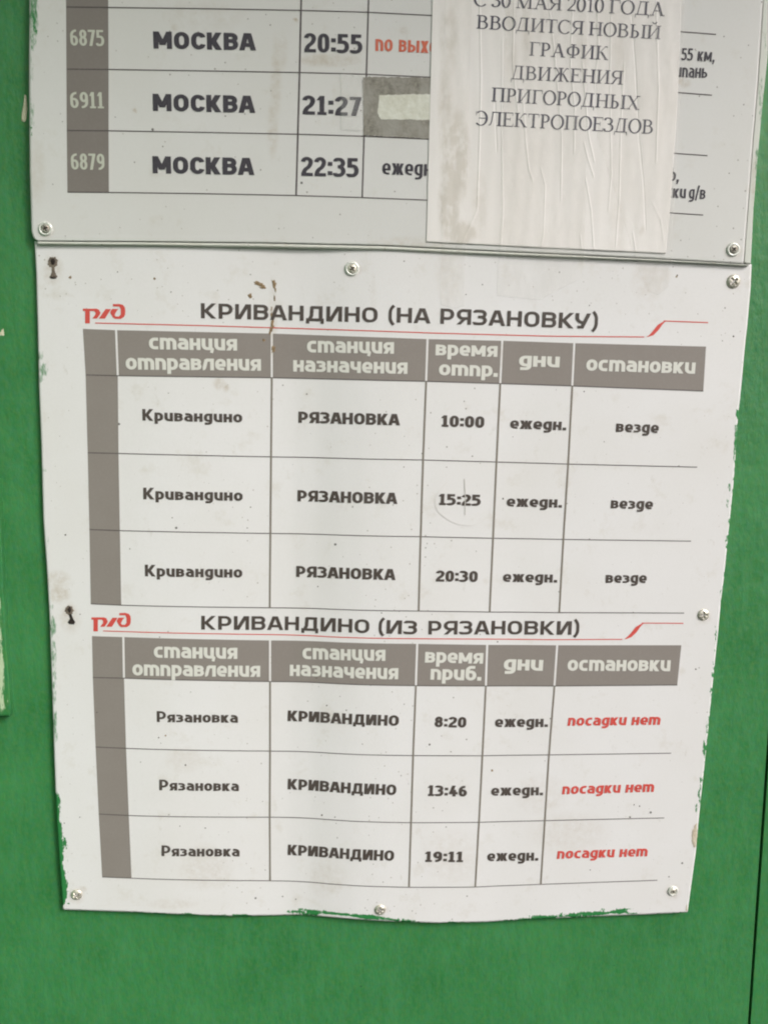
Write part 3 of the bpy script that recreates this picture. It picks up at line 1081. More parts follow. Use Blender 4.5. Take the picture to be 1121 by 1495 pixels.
streak_low = [(60, 520, 7, 12, .52), (64, 540, 9, 14, .56), (60, 552, 8, 10, .55), (66, 686, 5, 5, .56), (70, 800, 3, 34, .45), (76, 886, 5, 6, .55), (78, 915, 7, 20, .58), (79, 955, 6, 34, .52),
              (80, 1000, 5, 46, .52), (81, 1055, 4, 28, .58), (82, 1075, 4, 14, .55), (138, 948, 3.4, 9, .62)]
dirt_low = [(77, 392, 13, 24, .42), (102, 898, 12, 18, .45), (112, 1308, 13, 12, .35), (555, 1330, 13, 12, .35), (982, 1302, 12, 12, .3), (1070, 413, 13, 13, .3), (514, 394, 14, 13, .25), (1027, 900, 12, 12, .28), (400, 512, 10, 16, .3), (655, 400, 22, 44, .16), (85, 847, 20, 14, .42), (88, 868, 16, 14, .50), (104, 905, 16, 22, .22), (78, 395, 16, 22, .35), (398, 468, 7, 60, .25), (320, 560, 9, 9, .5), (330, 566, 5, 8, .5), (545, 430, 5, 30, .15),
            (790, 1160, 40, 30, .16), (830, 1215, 60, 30, .18), (300, 1270, 40, 30, .22), (270, 1110, 30, 20, .20), (475, 1280, 30, 30, .20), (660, 1250, 50, 40, .14),
            (1013, 1222, 5, 17, .85), (945, 410, 26, 30, .22), (960, 400, 20, 18, .25), (300, 1250, 24, 20, .2), (120, 1298, 8, 5, .4), (250, 1320, 40, 8, .2)]
panel('sheet', L_left, L_right, L_top, L_bot, d_sheet, M_LOW, low, 400, 380, .0016, paint_low, streak_low, dirt_low)

# ---- chipped corner patch on the right edge is grime; ruled tables follow
R1 = dict(h=[(121.5, 480), (170, 482), (397, 487), (624, 495), (733, 497.5), (838, 501), (1030, 506)],
          rows=[[(125.5, 547.3), (172.5, 548.5), (397, 551.5), (622, 556.8), (730, 560), (835, 563.5), (1026, 571)],
                [(128.5, 661), (173.5, 662), (396, 667), (617.5, 671.5), (724.5, 674.5), (829, 677.5), (1017, 682)],
                [(131, 773), (175.5, 774.6), (395, 778.8), (614, 783.5), (719.5, 785.8), (822, 787.5), (1008, 790)],
                [(133, 881.5), (177.5, 883.5), (394, 887.3), (611, 892), (714.5, 893.5), (816, 894.3), (998, 895)]])
R2 = dict(h=[(134.7, 928.6), (180.5, 930), (394.5, 935), (609, 940), (711, 941.5), (813, 942), (994, 942)],
          rows=[[(136, 989), (181.5, 990), (394.5, 995), (607, 1001), (709, 1001.5), (809, 1001.5), (988, 1000)],
                [(140, 1090.5), (184.5, 1092.5), (394.5, 1096.5), (603, 1103), (704, 1103.3), (801, 1102), (979, 1099.5)],
                [(144.6, 1188.3), (188.5, 1190.5), (394, 1193), (600, 1201), (699, 1200.5), (795, 1198), (969, 1194)],
                [(149.6, 1280.3), (192.5, 1282), (394.5, 1285.8), (597, 1295.3), (693.5, 1295), (789, 1291), (959, 1285)]])
for T in (R1, R2):
    hd, rows = T['h'], T['rows']
    # header cells with white gaps between them
    for i in range(6):
        g_ = 1.5
        a0, b0 = np.array(hd[i], float), np.array(hd[i + 1], float)
        a1, b1 = np.array(rows[0][i], float), np.array(rows[0][i + 1], float)
        l = 0 if i == 0 else g_
        r = 0 if i == 5 else g_
        quad_patch([a0 + [l, 0], b0 - [r, 0], b1 - [r, 0], a1 + [l, 0]], d_sheet, M_GREY, low, 'header_cell', 6e-5)
    for j in range(3):
        g0 = quad_patch([rows[j][0], rows[j][1], rows[j + 1][1], rows[j + 1][0]], d_sheet, M_GREY, low, 'number_cell', 6.3e-5, nv=12)
    for r in rows:
        stroke_line(r, 1.35, d_sheet, M_LINE, low, 'row_line', 1.3e-4)
    for i in range(2, 6):
        stroke_line([rows[j][i] for j in range(4)], 2.7, d_sheet, M_TAUPE, low, 'column_line', 1.5e-4)

LW = dict(w=.255, ky=.84, gap=.085)
HD = dict(w=.235, ky=.80, gap=.07, wide=1.10)
TI = dict(w=.225, ky=.82, gap=.15, wide=1.18)
W_ = lambda s, x0, y0, x1, y1, h, mat, **k: write(s, x0, y0, x1, y1, h, d_sheet, mat, low, **k)
for s, x0, y0, x1, y1, h in [('КРИВАНДИНО', 293.8, 464.6, 551, 470.9, 22), ('(НА', 566.5, 470.6, 627, 472.3, 22), ('РЯЗАНОВКУ)', 642.4, 472.8, 872, 480.5, 22.5),
                             ('КРИВАНДИНО', 294.3, 919, 539, 924.4, 20), ('(ИЗ', 552, 924.6, 608.5, 926.2, 20), ('РЯЗАНОВКИ)', 625, 926.3, 845, 926.8, 20)]:
    W_(s, x0, y0, x1, y1, h, M_INK, name='title_lettering', **TI)
for s, x0, y0, x1, y1, h in [('станция', 218.2, 509.8, 346.4, 511.9, 17), ('отправления', 184.4, 539.4, 381.3, 541.2, 17),
                             ('станция', 448.4, 514.4, 574.9, 516.5, 17), ('назначения', 428.2, 542.4, 594.5, 545.9, 16.7),
                             ('время', 635.5, 518.7, 725.5, 521, 15.8), ('отпр.', 640.4, 547.6, 726, 550.2, 16),
                             ('дни', 757, 534.6, 816, 536.4, 15.6), ('остановки', 855, 541, 1013.6, 545.8, 16.5),
                             ('станция', 225.2, 960, 346.7, 961.8, 16.3), ('отправления', 194, 985.8, 380, 988, 16.3),
                             ('станция', 441.8, 962, 562.4, 964.7, 16.3), ('назначения', 423.2, 986.6, 581, 991.5, 16.3),
                             ('время', 620, 967.2, 704.6, 968.8, 15.6), ('приб.', 628, 992, 702, 993.6, 15.6),
                             ('дни', 734.7, 978, 791.7, 979.2, 15.8), ('остановки', 827.8, 979.2, 977.4, 979.8, 16)]:
    W_(s, x0, y0, x1, y1, h / XH, M_WHITE, name='header_lettering', **HD)
for s, x0, y0, x1, y1, h in [('Кривандино', 208.5, 614, 354, 616.8, 17), ('Кривандино', 209.9, 728.8, 354.6, 731.2, 17), ('Кривандино', 212.2, 841.3, 354, 843.2, 17),
                             ('РЯЗАНОВКА', 435.7, 617.2, 582.7, 621, 16.6), ('РЯЗАНОВКА', 434.4, 731.8, 579, 735.7, 16.4), ('РЯЗАНОВКА', 432.5, 842.2, 576.3, 846.8, 16.2),
                             ('10:00', 644, 623, 706.3, 624.7, 16.8), ('15:25', 640.2, 737.2, 701.2, 738.6, 16.4), ('20:30', 636, 849, 696.7, 849.8, 16.4),
                             ('Рязановка', 229.4, 1053.9, 347.6, 1055, 15.8), ('Рязановка', 233, 1153.5, 349, 1154.7, 15.6), ('Рязановка', 236.3, 1249.5, 350, 1250.2, 15.6),
                             ('КРИВАНДИНО', 420, 1052.6, 581.9, 1059.7, 15.6), ('КРИВАНДИНО', 420, 1152.3, 578.1, 1160.8, 15.6), ('КРИВАНДИНО', 420, 1248.2, 574.9, 1256.7, 15.4),
                             ('8:20', 634, 1061.5, 680, 1062.2, 15.6), ('13:46', 624, 1162, 681, 1162.8, 15.8), ('19:11', 620, 1258.2, 675.6, 1258.5, 15.4)]:
    W_(s, x0, y0, x1, y1, h, M_INK, **(dict(LW, w=.225) if s[1:2].islower() else LW))
for s, x0, y0, x1, y1, h in [('ежедн.', 744.2, 625.6, 825.8, 628.3, 12.4), ('ежедн.', 739.1, 739.4, 819.7, 741.2, 12), ('ежедн.', 733.7, 849.5, 812.7, 850.5, 11.8),
                             ('везде', 898.3, 630.6, 960.4, 632.5, 12.4), ('везде', 890.7, 742.2, 952, 743.6, 12), ('везде', 883.3, 851, 943, 851.2, 11.8),
                             ('ежедн.', 722.2, 1061.5, 799.2, 1061.2, 12), ('ежедн.', 716.7, 1161.8, 792.2, 1160.8, 11.8), ('ежедн.', 711, 1257.3, 785.2, 1256.3, 11.8)]:
    W_(s, x0, y0, x1, y1, h / XH, M_INK, **dict(LW, w=.225))
for s, x0, y0, x1, y1, h in [('посадки нет', 827.8, 1059.6, 962.5, 1058, 11.8), ('посадки нет', 819.8, 1159.6, 953.5, 1155.8, 11.6), ('посадки нет', 812.3, 1253.8, 944, 1249.8, 11.4)]:
    W_(s, x0, y0, x1, y1, h / XH, M_RED, skew=.10, label='red slanted lettering', **dict(LW, w=.22, space=.34))


def logo(ox, oy, sx, sy, parent):
    """red railway emblem: three joined slanted letters, from the traced outline (0..90 x 0..50 units)"""
    S = lambda pts, w, **k: (pts, w)
    pcs = []

    def put(v, f):
        v = np.asarray(v, float)
        x, z = ray_hit(ox + v[:, 0] * sx, oy + v[:, 1] * sy, d_sheet)
        pcs.append((np.stack([x, z], 1), f))

    def poly(p):
        put(p, [tuple(range(len(p)))])
    def traced(p):
        poly([((X - 145) / 12.46, (Y - 190) / 12.46) for X, Y in p])
    traced([(145, 192), (300, 192), (395, 193), (438, 212), (466, 266), (455, 300), (402, 374), (316, 374), (372, 300), (374, 262), (345, 236), (272, 236), (272, 460), (186, 460), (186, 236), (145, 236)])
    traced([(556, 200), (658, 200), (546, 374), (432, 374)])
    traced([(690, 110), (800, 106), (870, 122), (908, 170), (916, 230), (912, 300), (890, 346), (835, 378), (728, 378), (690, 352), (640, 268), (650, 235), (676, 198), (792, 198), (756, 240), (722, 305), (742, 334), (800, 334), (832, 300), (832, 200), (806, 154), (690, 152)])
    return flat_mesh('rail_emblem', pcs, d_sheet, M_RED, parent, 1.9e-4)


logo(121.6, 450.4, 1.0, 1.0, low)
logo(134, 901.0, .93, .95, low)
# red rules with the slanted flourish at their right end
for pts_, fl, tail in (
        ([(139.5, 471.6), (300, 475.5), (480, 481), (640, 486.5), (800, 490.8), (940, 492)], [(938, 492), (944, 491.8), (950, 489.5), (957, 482), (963, 474), (969, 469.6), (975, 468.7)], [(968, 468.6), (1000, 469.8), (1033, 471)]),
        ([(151, 921), (300, 925), (480, 929.5), (640, 932.6), (800, 933.8), (908, 933.4)], [(906, 933.2), (912, 933), (918, 930), (925, 923), (931, 915), (937, 910.6), (943, 909.8)], [(936, 909.6), (970, 909.8), (997, 910)])):
    stroke_line(pts_, 1.5, d_sheet, M_RED, low, 'red_rule', 1.4e-4)
    stroke_line(tail, 1.5, d_sheet, M_RED, low, 'red_rule', 1.4e-4)
    q = np.array(fl, float)
    wv = [1.5, 3.5, 8, 9, 8, 3.5, 1.5]
    v = [(x - w_ / 2 * .8, y) for (x, y), w_ in zip(fl, wv)] + [(x + w_ / 2 * .8, y) for (x, y), w_ in zip(fl, wv)]
    xx, zz = ray_hit([a[0] for a in v], [a[1] for a in v], d_sheet)
    n = len(fl)
    flat_mesh('red_flourish', [(np.stack([xx, zz], 1), [(i, n + i, n + i + 1, i + 1) for i in range(n - 1)])], d_sheet, M_RED, low, 1.7e-4)

# pencil ring and tick round 15:25
ring = [(676 + 41 * math.cos(t) * (1 + .03 * math.sin(3 * t)), 731 + 36 * math.sin(t) + 3 * math.sin(2 * t)) for t in [R_(20 + a * 9) for a in range(37)]]
stroke_line(ring[:25], .7, d_sheet, M_PENCIL, low, 'pencil_mark', 2.6e-4, n=80)
stroke_line([(677.5, 699), (679, 725), (678.5, 752)], 1.2, d_sheet, M_PENCIL2, low, 'pencil_mark', 2.9e-4)


# rusty holes, dried drips
M_HOLE = m_lump("rust_pit", (.010, .007, .006, 1), (.035, .022, .016, 1), .9)
M_RIM = m_lump("rusty_rim", (.075, .055, .042, 1), (.25, .20, .155, 1), .7, 500)
for cx, cy, k, lab in ((77.5, 383, 1.0, "dark rusty keyhole mark near the sheet's top left corner"),
                       (101.5, 891, .85, "dark rusty keyhole mark on the left margin beside the second emblem")):
    c_ = pt(cx, cy, d_sheet)
    kh = empty('rusty_keyhole', (c_[0], -.004, c_[1]), lab, 'rust mark')
    lean = 2.5 if k < 1 else 0
    blob('rust_rim', pill(cx, cy, 8 * k, 9 * k), .22, d_sheet, M_RIM, kh, cx, .3)
    blob('rust_slot', [(cx - 2 + lean * .3, cy + 6 * k), (cx + 3 + lean * .3, cy + 6 * k), (cx + 3.3 + lean, cy + 14 * k), (cx + 7 + lean, cy + 21 * k), (cx + 4 + lean, cy + 24.5 * k), (cx - 2 + lean, cy + 24.5 * k), (cx - 5 + lean, cy + 21.5 * k), (cx - 1.5 + lean, cy + 14 * k)],
         .28, d_sheet, M_RIM if k == 1 else M_HOLE, kh, cx + 4, .3)
    blob('rust_pit', pill(cx + .5, cy - 1, 3.4 * k, 5.0 * k), .5, d_sheet, M_HOLE, kh, cx + 7, .5, lift=2.5e-4)
    blob('rust_foot', pill(cx + 1 + lean, cy + 22.3 * k, 4.6 * k, 1.6 * k, 5), .4, d_sheet, M_HOLE, kh, cx + 9, .5, lift=2.5e-4)
k_ = 0
for o_ in ([(370, 411.5), (376, 410.5), (384, 414), (388, 419), (387, 422), (382, 419), (377, 417), (373, 416)], [(377, 419), (383, 422), (388, 421), (386, 416), (380, 420)], [(396.5, 409), (401, 409.5), (404, 414), (401, 422), (399, 421), (398, 414)],
           [(364, 429), (368, 428), (368, 434), (365, 436), (362, 432)], [(400, 431), (402, 433), (402, 439), (400, 439)], [(395, 458), (397.5, 455), (398, 462), (395.5, 464)],
           [(396, 468), (400, 468), (400, 477), (397, 484), (394, 490), (392, 488), (395, 478)], [(398, 504), (402, 506), (402, 514), (397.5, 514), (396.5, 509)], [(384, 494), (388, 496), (386, 499), (383, 498)],
           [(401.5, 420), (403.5, 421), (403, 427), (401.5, 426)], [(396, 447), (397.4, 449), (396.6, 455), (395.4, 453)]):
    k_ += 1
    m0 = np.mean(o_, 0)
    o_ = [tuple(m0 + (np.array(q) - m0) * 1.1) for q in o_]
    blob('dried_drip', o_, .22, d_sheet, M_DRIP, low, 10 + k_, .55)
# sundry crumbs of dirt seen on the sheet
for x_, y_, r_ in ((103, 405, 3), (172, 397, 1.2), (96, 781, 1.7), (226, 407, 2.5), (242, 1074, 1.9), (232, 1077, 1.3), (271, 1117, 1.6), (477, 1030, 1.4), (462, 990, 1.2), (142, 1040, 1.2), (718, 1125, 2.2),
                   (627, 1087, 1.8), (933, 1177, 1.4), (919, 1193, 1.6), (925, 1175, 1.2), (726, 937, 1.4), (1070, 491, 1.8), (987, 404, 2.0), (988, 402, 1.6), (734, 728, 1.6), (860, 787, 1.1), (924, 894, 1.0),
                   (300, 1209, 1.2), (263, 1206, 1), (117, 1193, 1.1), (470, 1190, 1.6), (803, 1049, 1.1), (1015, 977, 1.7), (1020, 975, 1.0), (557, 895, 1.2), (489, 1193, 1.1), (976, 1280, 1.3), (861, 1270, 1.0), (680, 430, 1.2), (860, 446, 1.2)):
    k_ += 1
    blob('dirt_speck', pill(x_, y_, r_ * .8, r_ * .8, 0, 8), .15, d_sheet, M_RUST if r_ < 1.9 else M_DRIP, low, k_, .6)

M_RAW = m_lump('bare_board', (.46, .38, .28, 1), (.62, .56, .45, 1), .8, 500)
blob('chipped_edge', [(1017, 1201), (1013, 1205), (1009.5, 1216), (1009, 1228), (1012, 1236), (1015.5, 1237), (1017.5, 1222)], .25, d_sheet, M_RAW, low, 77, .3)
blob('chipped_edge', [(1002.5, 1318), (1000.5, 1324), (1000, 1330), (1003, 1331)], .15, d_sheet, M_RAW, low, 78, .3)

# ---- upper board ---------------------------------------------------
upb = empty('timetable_board', (0, 0, CAM_Z + .28), 'thick white timetable board for Moscow trains, mounted above the rippled sheet', 'timetable board')
U_left = [(44, -90), (43, 100), (43.6, 200), (44, 250), (45.5, 300), (46.5, 338), (49, 347), (54.5, 351.5)]
U_right = [(1119, -90), (1113, 0), (1105.5, 118), (1097.5, 214), (1090, 315.5), (1084.6, 385)]
U_top = [(44, -90), (1119, -90)]
U_bot = [(54.5, 351.5), (200, 352.3), (380, 354.2), (560, 358), (700, 365), (840, 371.5), (960, 377.5), (1060, 383.5), (1084.6, 385)]
paint_up = [(51, 20, 7, 50, .5), (48, 60, 5, 26, .45), (46, 150, 4, 20, .35), (45, 190, 5, 24, .42)]
streak_up = [(50, 15, 9, 50, .62), (50, 55, 8, 26, .55), (47, 100, 5, 30, .42), (47, 165, 7, 30, .46), (49, 185, 8, 12, .42)]
dirt_up = [(67, 336, 14, 14, .35), (1070, 367, 14, 14, .35), (403, 120, 8, 70, .30), (398, 190, 8, 46, .34), (412, 75, 8, 30, .25), (197, 161, 2.5, 4, 1.0), (480, 88, 45, 10, .45), (432, 29, 3, 3, .9), (600, 355, 60, 10, .25), (55, 250, 12, 60, .2), (590, 45, 8, 6, .3),
          (300, 20, 60, 30, .15), (255, 40, 6, 6, .25), (997, 120, 12, 8, .5)]
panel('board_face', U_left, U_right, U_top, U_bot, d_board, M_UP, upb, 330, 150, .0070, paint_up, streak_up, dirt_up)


def bead(name, inner, wpx, depth, mat, parent, up=False, n=60, lo=.004, hi=.0004):
    """rolled lip along an edge: a half-round section"""
    P = curve_wall(inner, depth, n)
    T = np.gradient(P, axis=0); T /= np.hypot(*T.T)[:, None]
    Nn = np.stack([T[:, 1], -T[:, 0]], 1)
    V = []; Q = []
    w = np.interp(np.linspace(0, 1, n), np.linspace(0, 1, len(wpx)), wpx) * D / F_PX
    prof = [(0.02, -.0045), (.04, -.0006), (.12, -.0001), (.35, .0003), (.65, .0002), (.85, -.0004), (.97, -.0016), (1.0, -.0055)]
    for i in range(n):
        for s_, h in prof:
            q = P[i] + Nn[i] * w[i] * s_
            V.append((q[0], -(float(np.ravel(depth(q[0], q[1]))[0]) + h), q[1]))
    k = len(prof); Fc = []
    for i in range(n - 1):
        for j in range(k - 1):
            Fc.append([i * k + j, i * k + j + 1, (i + 1) * k + j + 1, (i + 1) * k + j])
    z = np.zeros(len(V))
    return link(name, V, Fc, mat, parent, True, {'paint': z, 'streak': z, 'dirt': np.full(len(V), .12)})


bead('rolled_edge', [(56, 352.4), (200, 353.3), (380, 355.2), (560, 359), (700, 366), (840, 372.5), (960, 378.5), (1060, 384.3), (1092, 386.3)], [4.6, 5.2, 6.0, 6.0, 5.5, 4.5, 3.0, 2.0], d_board, M_EDGE, upb)
strip = panel('edge_strip', [(1120, -90), (1114, 0), (1106.5, 118), (1098.5, 214), (1091, 315.5), (1085.8, 384)], [(1128, -90), (1123, 53), (1112.5, 150), (1105.5, 227), (1099, 307), (1095, 386)],
              [(1120, -90), (1128, -90)], [(1085.8, 384), (1095, 386)], lambda x, z: d_board(x, z) - .0003, M_EDGE, upb, 12, 160, .0065,
              [(1106, 235, 5, 20, .45), (1103, 262, 4, 16, .4)], [(1110, 150, 5, 60, .48), (1104, 240, 4, 40, .52), (1118, 60, 5, 50, .4), (1100, 300, 3, 30, .4)], [(1102, 270, 6, 40, .4)])

WU = lambda s, x0, y0, x1, y1, h, mat, **k: write(s, x0, y0, x1, y1, h, d_board, mat, upb, **k)
u_rows = [[(97, 10.3), (158.5, 11), (300, 12.8), (439.5, 15.3), (538, 18), (800, 31.5), (1044.5, 50.3)],
          [(97.5, 101), (159, 101.5), (300, 103.6), (437.5, 106), (535, 108.5), (800, 121), (1038.6, 139)],
          [(98, 190.5), (159, 191), (300, 193.4), (435, 196), (531.5, 199), (800, 211), (1032, 227.3)],
          [(99, 280.5), (159.5, 281), (300, 282.8), (432.5, 285.5), (529, 288.5), (800, 299), (1025.8, 314)]]
for a_, b_ in (([(96, -90), (158.5, -90)], u_rows[0][:2]), (u_rows[0][:2], u_rows[1][:2]), (u_rows[1][:2], u_rows[2][:2]), (u_rows[2][:2], u_rows[3][:2])):
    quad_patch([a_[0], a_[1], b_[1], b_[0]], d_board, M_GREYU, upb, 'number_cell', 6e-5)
for r in u_rows:
    stroke_line(r, 1.5, d_board, M_LINE, upb, 'row_line', 1.3e-4)
stroke_line([(442, -90), (439.5, 15), (437.5, 106), (435, 196), (432.5, 285)], 2.3, d_board, M_LINE, upb, 'column_line', 1.5e-4)
stroke_line([(541, -90), (537.5, 18), (535, 108), (531.5, 198.5), (528.8, 288.5)], 2.0, d_board, M_LINE, upb, 'column_line', 1.5e-4)
MO = dict(w=.26, ky=.86, gap=.10, wide=1.0)
TM = dict(w=.20, ky=.80, gap=.085, wide=.88)
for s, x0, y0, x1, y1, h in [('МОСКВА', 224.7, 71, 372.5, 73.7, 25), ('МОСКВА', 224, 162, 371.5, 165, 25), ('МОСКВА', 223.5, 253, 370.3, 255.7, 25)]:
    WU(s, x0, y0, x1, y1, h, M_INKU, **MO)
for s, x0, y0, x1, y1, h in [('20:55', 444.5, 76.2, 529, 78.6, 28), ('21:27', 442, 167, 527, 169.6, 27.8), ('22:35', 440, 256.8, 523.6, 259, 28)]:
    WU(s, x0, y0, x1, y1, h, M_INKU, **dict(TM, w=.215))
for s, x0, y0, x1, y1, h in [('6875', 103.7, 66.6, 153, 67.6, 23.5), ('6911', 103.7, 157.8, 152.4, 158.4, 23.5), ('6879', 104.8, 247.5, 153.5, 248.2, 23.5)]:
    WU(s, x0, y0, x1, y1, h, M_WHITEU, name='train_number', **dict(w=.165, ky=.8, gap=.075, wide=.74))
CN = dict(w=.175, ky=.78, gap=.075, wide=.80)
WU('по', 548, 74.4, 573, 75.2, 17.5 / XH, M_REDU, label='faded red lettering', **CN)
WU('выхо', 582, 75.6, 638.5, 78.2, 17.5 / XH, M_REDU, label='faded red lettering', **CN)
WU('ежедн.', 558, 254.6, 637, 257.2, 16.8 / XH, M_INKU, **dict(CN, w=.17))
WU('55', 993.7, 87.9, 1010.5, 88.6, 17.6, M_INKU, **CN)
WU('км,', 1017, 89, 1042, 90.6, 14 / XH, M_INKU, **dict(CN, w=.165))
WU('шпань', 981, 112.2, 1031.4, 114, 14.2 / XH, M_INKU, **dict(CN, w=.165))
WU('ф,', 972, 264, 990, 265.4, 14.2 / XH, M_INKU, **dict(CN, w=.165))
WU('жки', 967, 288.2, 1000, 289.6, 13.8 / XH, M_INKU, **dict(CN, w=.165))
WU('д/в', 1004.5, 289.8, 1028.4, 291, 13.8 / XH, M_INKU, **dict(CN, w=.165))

# ---- remains of a glued strip in the 21:27 row
res_ = empty('glue_patch', tuple(np.array([0, 0, 0]) + [pt(580, 160, d_board)[0], -.0076, pt(580, 160, d_board)[1]]),
             'mottled grey-brown glue patch in the 21:27 row with cream paper left in it', 'glue residue')


def ragged(pix, name, depth, mat, parent, lift, amp, seed, nn=120):
    p = np.asarray(pix, float)
    x, z = ray_hit(p[:, 0], p[:, 1], depth)
    P = resample(np.vstack([np.stack([x, z], 1), [[x[0], z[0]]]]), nn)[:-1]
    c = P.mean(0)
    for i in range(len(P)):
        P[i] += amp * np.array([mnoise.noise((P[i][0] * 700, P[i][1] * 700, seed)), mnoise.noise((P[i][0] * 700, P[i][1] * 700, seed + 5.5))])
    V = []
    for s_, dl in ((1.0, -.0001), (1.0, 0), (.6, 0)):
        for q in P:
            v = c + (q - c) * s_
            V.append((v[0], -(float(np.ravel(depth(v[0], v[1]))[0]) + lift + dl), v[1]))
    V.append((c[0], -(float(np.ravel(depth(c[0], c[1]))[0]) + lift), c[1]))
    n = len(P); Fc = []
    for j in range(2):
        for i in range(n):
            Fc.append([j * n + i, (j + 1) * n + i, (j + 1) * n + (i + 1) % n, j * n + (i + 1) % n][::-1])
    for i in range(n):
        Fc.append([2 * n + i, 2 * n + (i + 1) % n, 3 * n])
    return link(name, V, Fc, mat, parent)


ragged([(529, 112.5), (580, 112.5), (645, 114.5), (645, 204), (580, 200), (531, 198)], 'residue', d_board, M_RES, res_, 3.2e-4, .0006, 3)
ragged([(554, 139), (600, 138), (645, 137.5), (645, 176), (600, 175), (556, 174.5), (551, 165)], 'paper_remnant', d_board, M_PEEL, res_, 4.6e-4, .0004, 8)

# ---- small clear tape next to it
M_TAPE2 = m_tape("thin_tape_film", .17, (.86, .85, .82, 1))


def tape(name, left, right_, top, bottom, depth, mat, nu, nv, lift, label, relief=None):
    o = panel(name, left, right_, top, bottom, lambda x, z: depth(x, z) + lift, mat, None, nu, nv, .00005, relief=relief)
    return tag(o, label, 'tape')


# ---- taped notice ---------------------------------------------------
C = lambda *a: [tuple(q) for q in a]
base_cr = [[(280, -560), (285, -250), (280, 0), (270, 300), (210, 430)], [(372, -400), (370, 0), (375, 300), (365, 480)], [(455, -180), (468, 20), (480, 130), (497, 180)], [(530, 130), (548, 200), (540, 400), (525, 480)],
           [(560, -560), (590, -300), (615, 0), (612, 260)], [(705, 20), (722, 90), (745, 160)], [(700, -300), (725, 0), (748, 100)], [(712, 170), (735, 300), (745, 450), (765, 500)],
           [(818, -560), (812, -250), (815, 0), (818, 150), (805, 300)], [(870, -300), (855, 0), (850, 250), (835, 450)], [(900, -500), (915, -300), (930, 0), (950, 200), (958, 380)],
           [(985, 270), (1020, 340), (1030, 420)], [(905, 390), (930, 550), (965, 580)], [(690, 400), (712, 580)], [(420, -560), (415, -300), (440, -60)], [(1000, -560), (1010, -200), (1000, 100)],
           [(760, -560), (765, -380), (750, -200)], [(340, -200), (350, 60)], [(660, -560), (650, -300), (668, -120), (665, 60)]]
creases = [([(600 + x / 2.8, 200 + y / 2.8) for x, y in c], random.choice((1, 1, -1)) * random.uniform(.11, .20), random.uniform(.75, 1.15)) for c in base_cr]


def crease_relief(px, py, P):
    h = np.zeros_like(px)
    for pts_, amp, wd in creases:
        q = np.array(pts_, float)
        best = np.full_like(px, 1e9)
        for a, b in zip(q[:-1], q[1:]):
            d = b - a; L2 = (d ** 2).sum()
            t = np.clip(((px - a[0]) * d[0] + (py - a[1]) * d[1]) / L2, 0, 1)
            best = np.minimum(best, np.hypot(px - a[0] - t * d[0], py - a[1] - t * d[1]))
        h += amp * 1e-3 * np.exp(-(best / wd) ** 2)
    h += 0.9e-4 * np.sin(px * .06 + .6 * np.sin(py * .012)) + 3.0e-5 * np.sin(px * .31 + 1.3 * np.sin(py * .02 + 1))
    return h


d_note = lambda x, z: d_board(x, z) + .0005
note = empty('paper_notice', (pt(800, 180, d_note)[0], -.0084, pt(800, 180, d_note)[1]), 'creased white paper notice with six lines of serif type taped over the board', 'notice')
N_left = [(632, -90), (631, 0), (629.5, 60), (627.5, 150), (625.3, 230), (622.3, 353.5)]
N_right = [(997, -90), (993, 40), (988, 160), (983, 230), (977, 310), (971, 370.5)]
dirt_note = [(655, 60, 14, 60, .35), (650, 160, 12, 70, .40), (664, 230, 22, 70, .75), (655, 300, 16, 50, .85), (672, 340, 26, 18, .8), (700, 300, 12, 50, .30), (745, 60, 10, 120, .25), (800, 20, 20, 60, .2), (900, 330, 14, 60, .2), (935, 335, 8, 8, .4),
             (770, 40, 10, 60, .3), (850, 70, 10, 50, .2), (905, 60, 16, 60, .25)]
panel('paper', N_left, N_right, [(632, -90), (997, -90)], [(622.3, 353.5), (800, 362.5), (971, 370.5)], d_note, M_PAPER, note, 620, 170, .00015, dirt=dirt_note, relief=crease_relief)


def d_note_rel(x, z):
    x = np.atleast_1d(np.asarray(x, float)); z = np.atleast_1d(np.asarray(z, float))
    dp = d_note(x, z)
    px, py = seen_at(x, z, dp)
    return dp + crease_relief(px, py, None)


for s, x0, y0, x1, y1, h in [('С 30 МАЯ 2010 ГОДА', 691, 8.5, 969, 23.7, 20), ('ВВОДИТСЯ НОВЫЙ', 694.7, 41.7, 963.5, 57.6, 19.8), ('ГРАФИК', 771, 81.2, 887, 87.8, 20), ('ДВИЖЕНИЯ', 745, 115.6, 908.5, 123.6, 20),
                             ('ПРИГОРОДНЫХ', 716.5, 148, 933, 160.6, 20.3), ('ЭЛЕКТРОПОЕЗДОВ', 693, 182.5, 953, 195.6, 20.5)]:
    pcs, tot = text_pieces(s, 'serif', gap=.015, space=.30)
    A = pt(x0, y0, d_note); B = pt(x1, y1, d_note)
    mx, my = (x0 + x1) / 2, (y0 + y1) / 2
    hg = np.hypot(*(pt(mx, my - h, d_note) - pt(mx, my, d_note)))
    e1 = (B - A) / tot; e2 = np.array([-(B - A)[1], (B - A)[0]]); e2 = e2 / np.hypot(*e2) * hg
    flat_mesh('serif_lettering', [(A + v[:, :1] * e1 + v[:, 1:2] * e2, f) for v, f in map(lambda p: split(*p), pcs)], d_note_rel, M_NOTE, note, 1.5e-4)


# strips of clear tape over the notice and onto the lower sheet
def d_tape(x, z):
    """tape lies on the notice, then steps down over the board's lip to the sheet"""
    x = np.atleast_1d(np.asarray(x, float)); z = np.atleast_1d(np.asarray(z, float))
    px, py = seen_at(x, z, .0085)
    edge = 362 + (px - 640) * .047
    on = d_note_rel(x, z) + 5e-4
    lo = d_sheet(x, z) + 5e-4
    t = smooth(edge + 1, edge + 16, py)
    return on * (1 - t) + lo * t


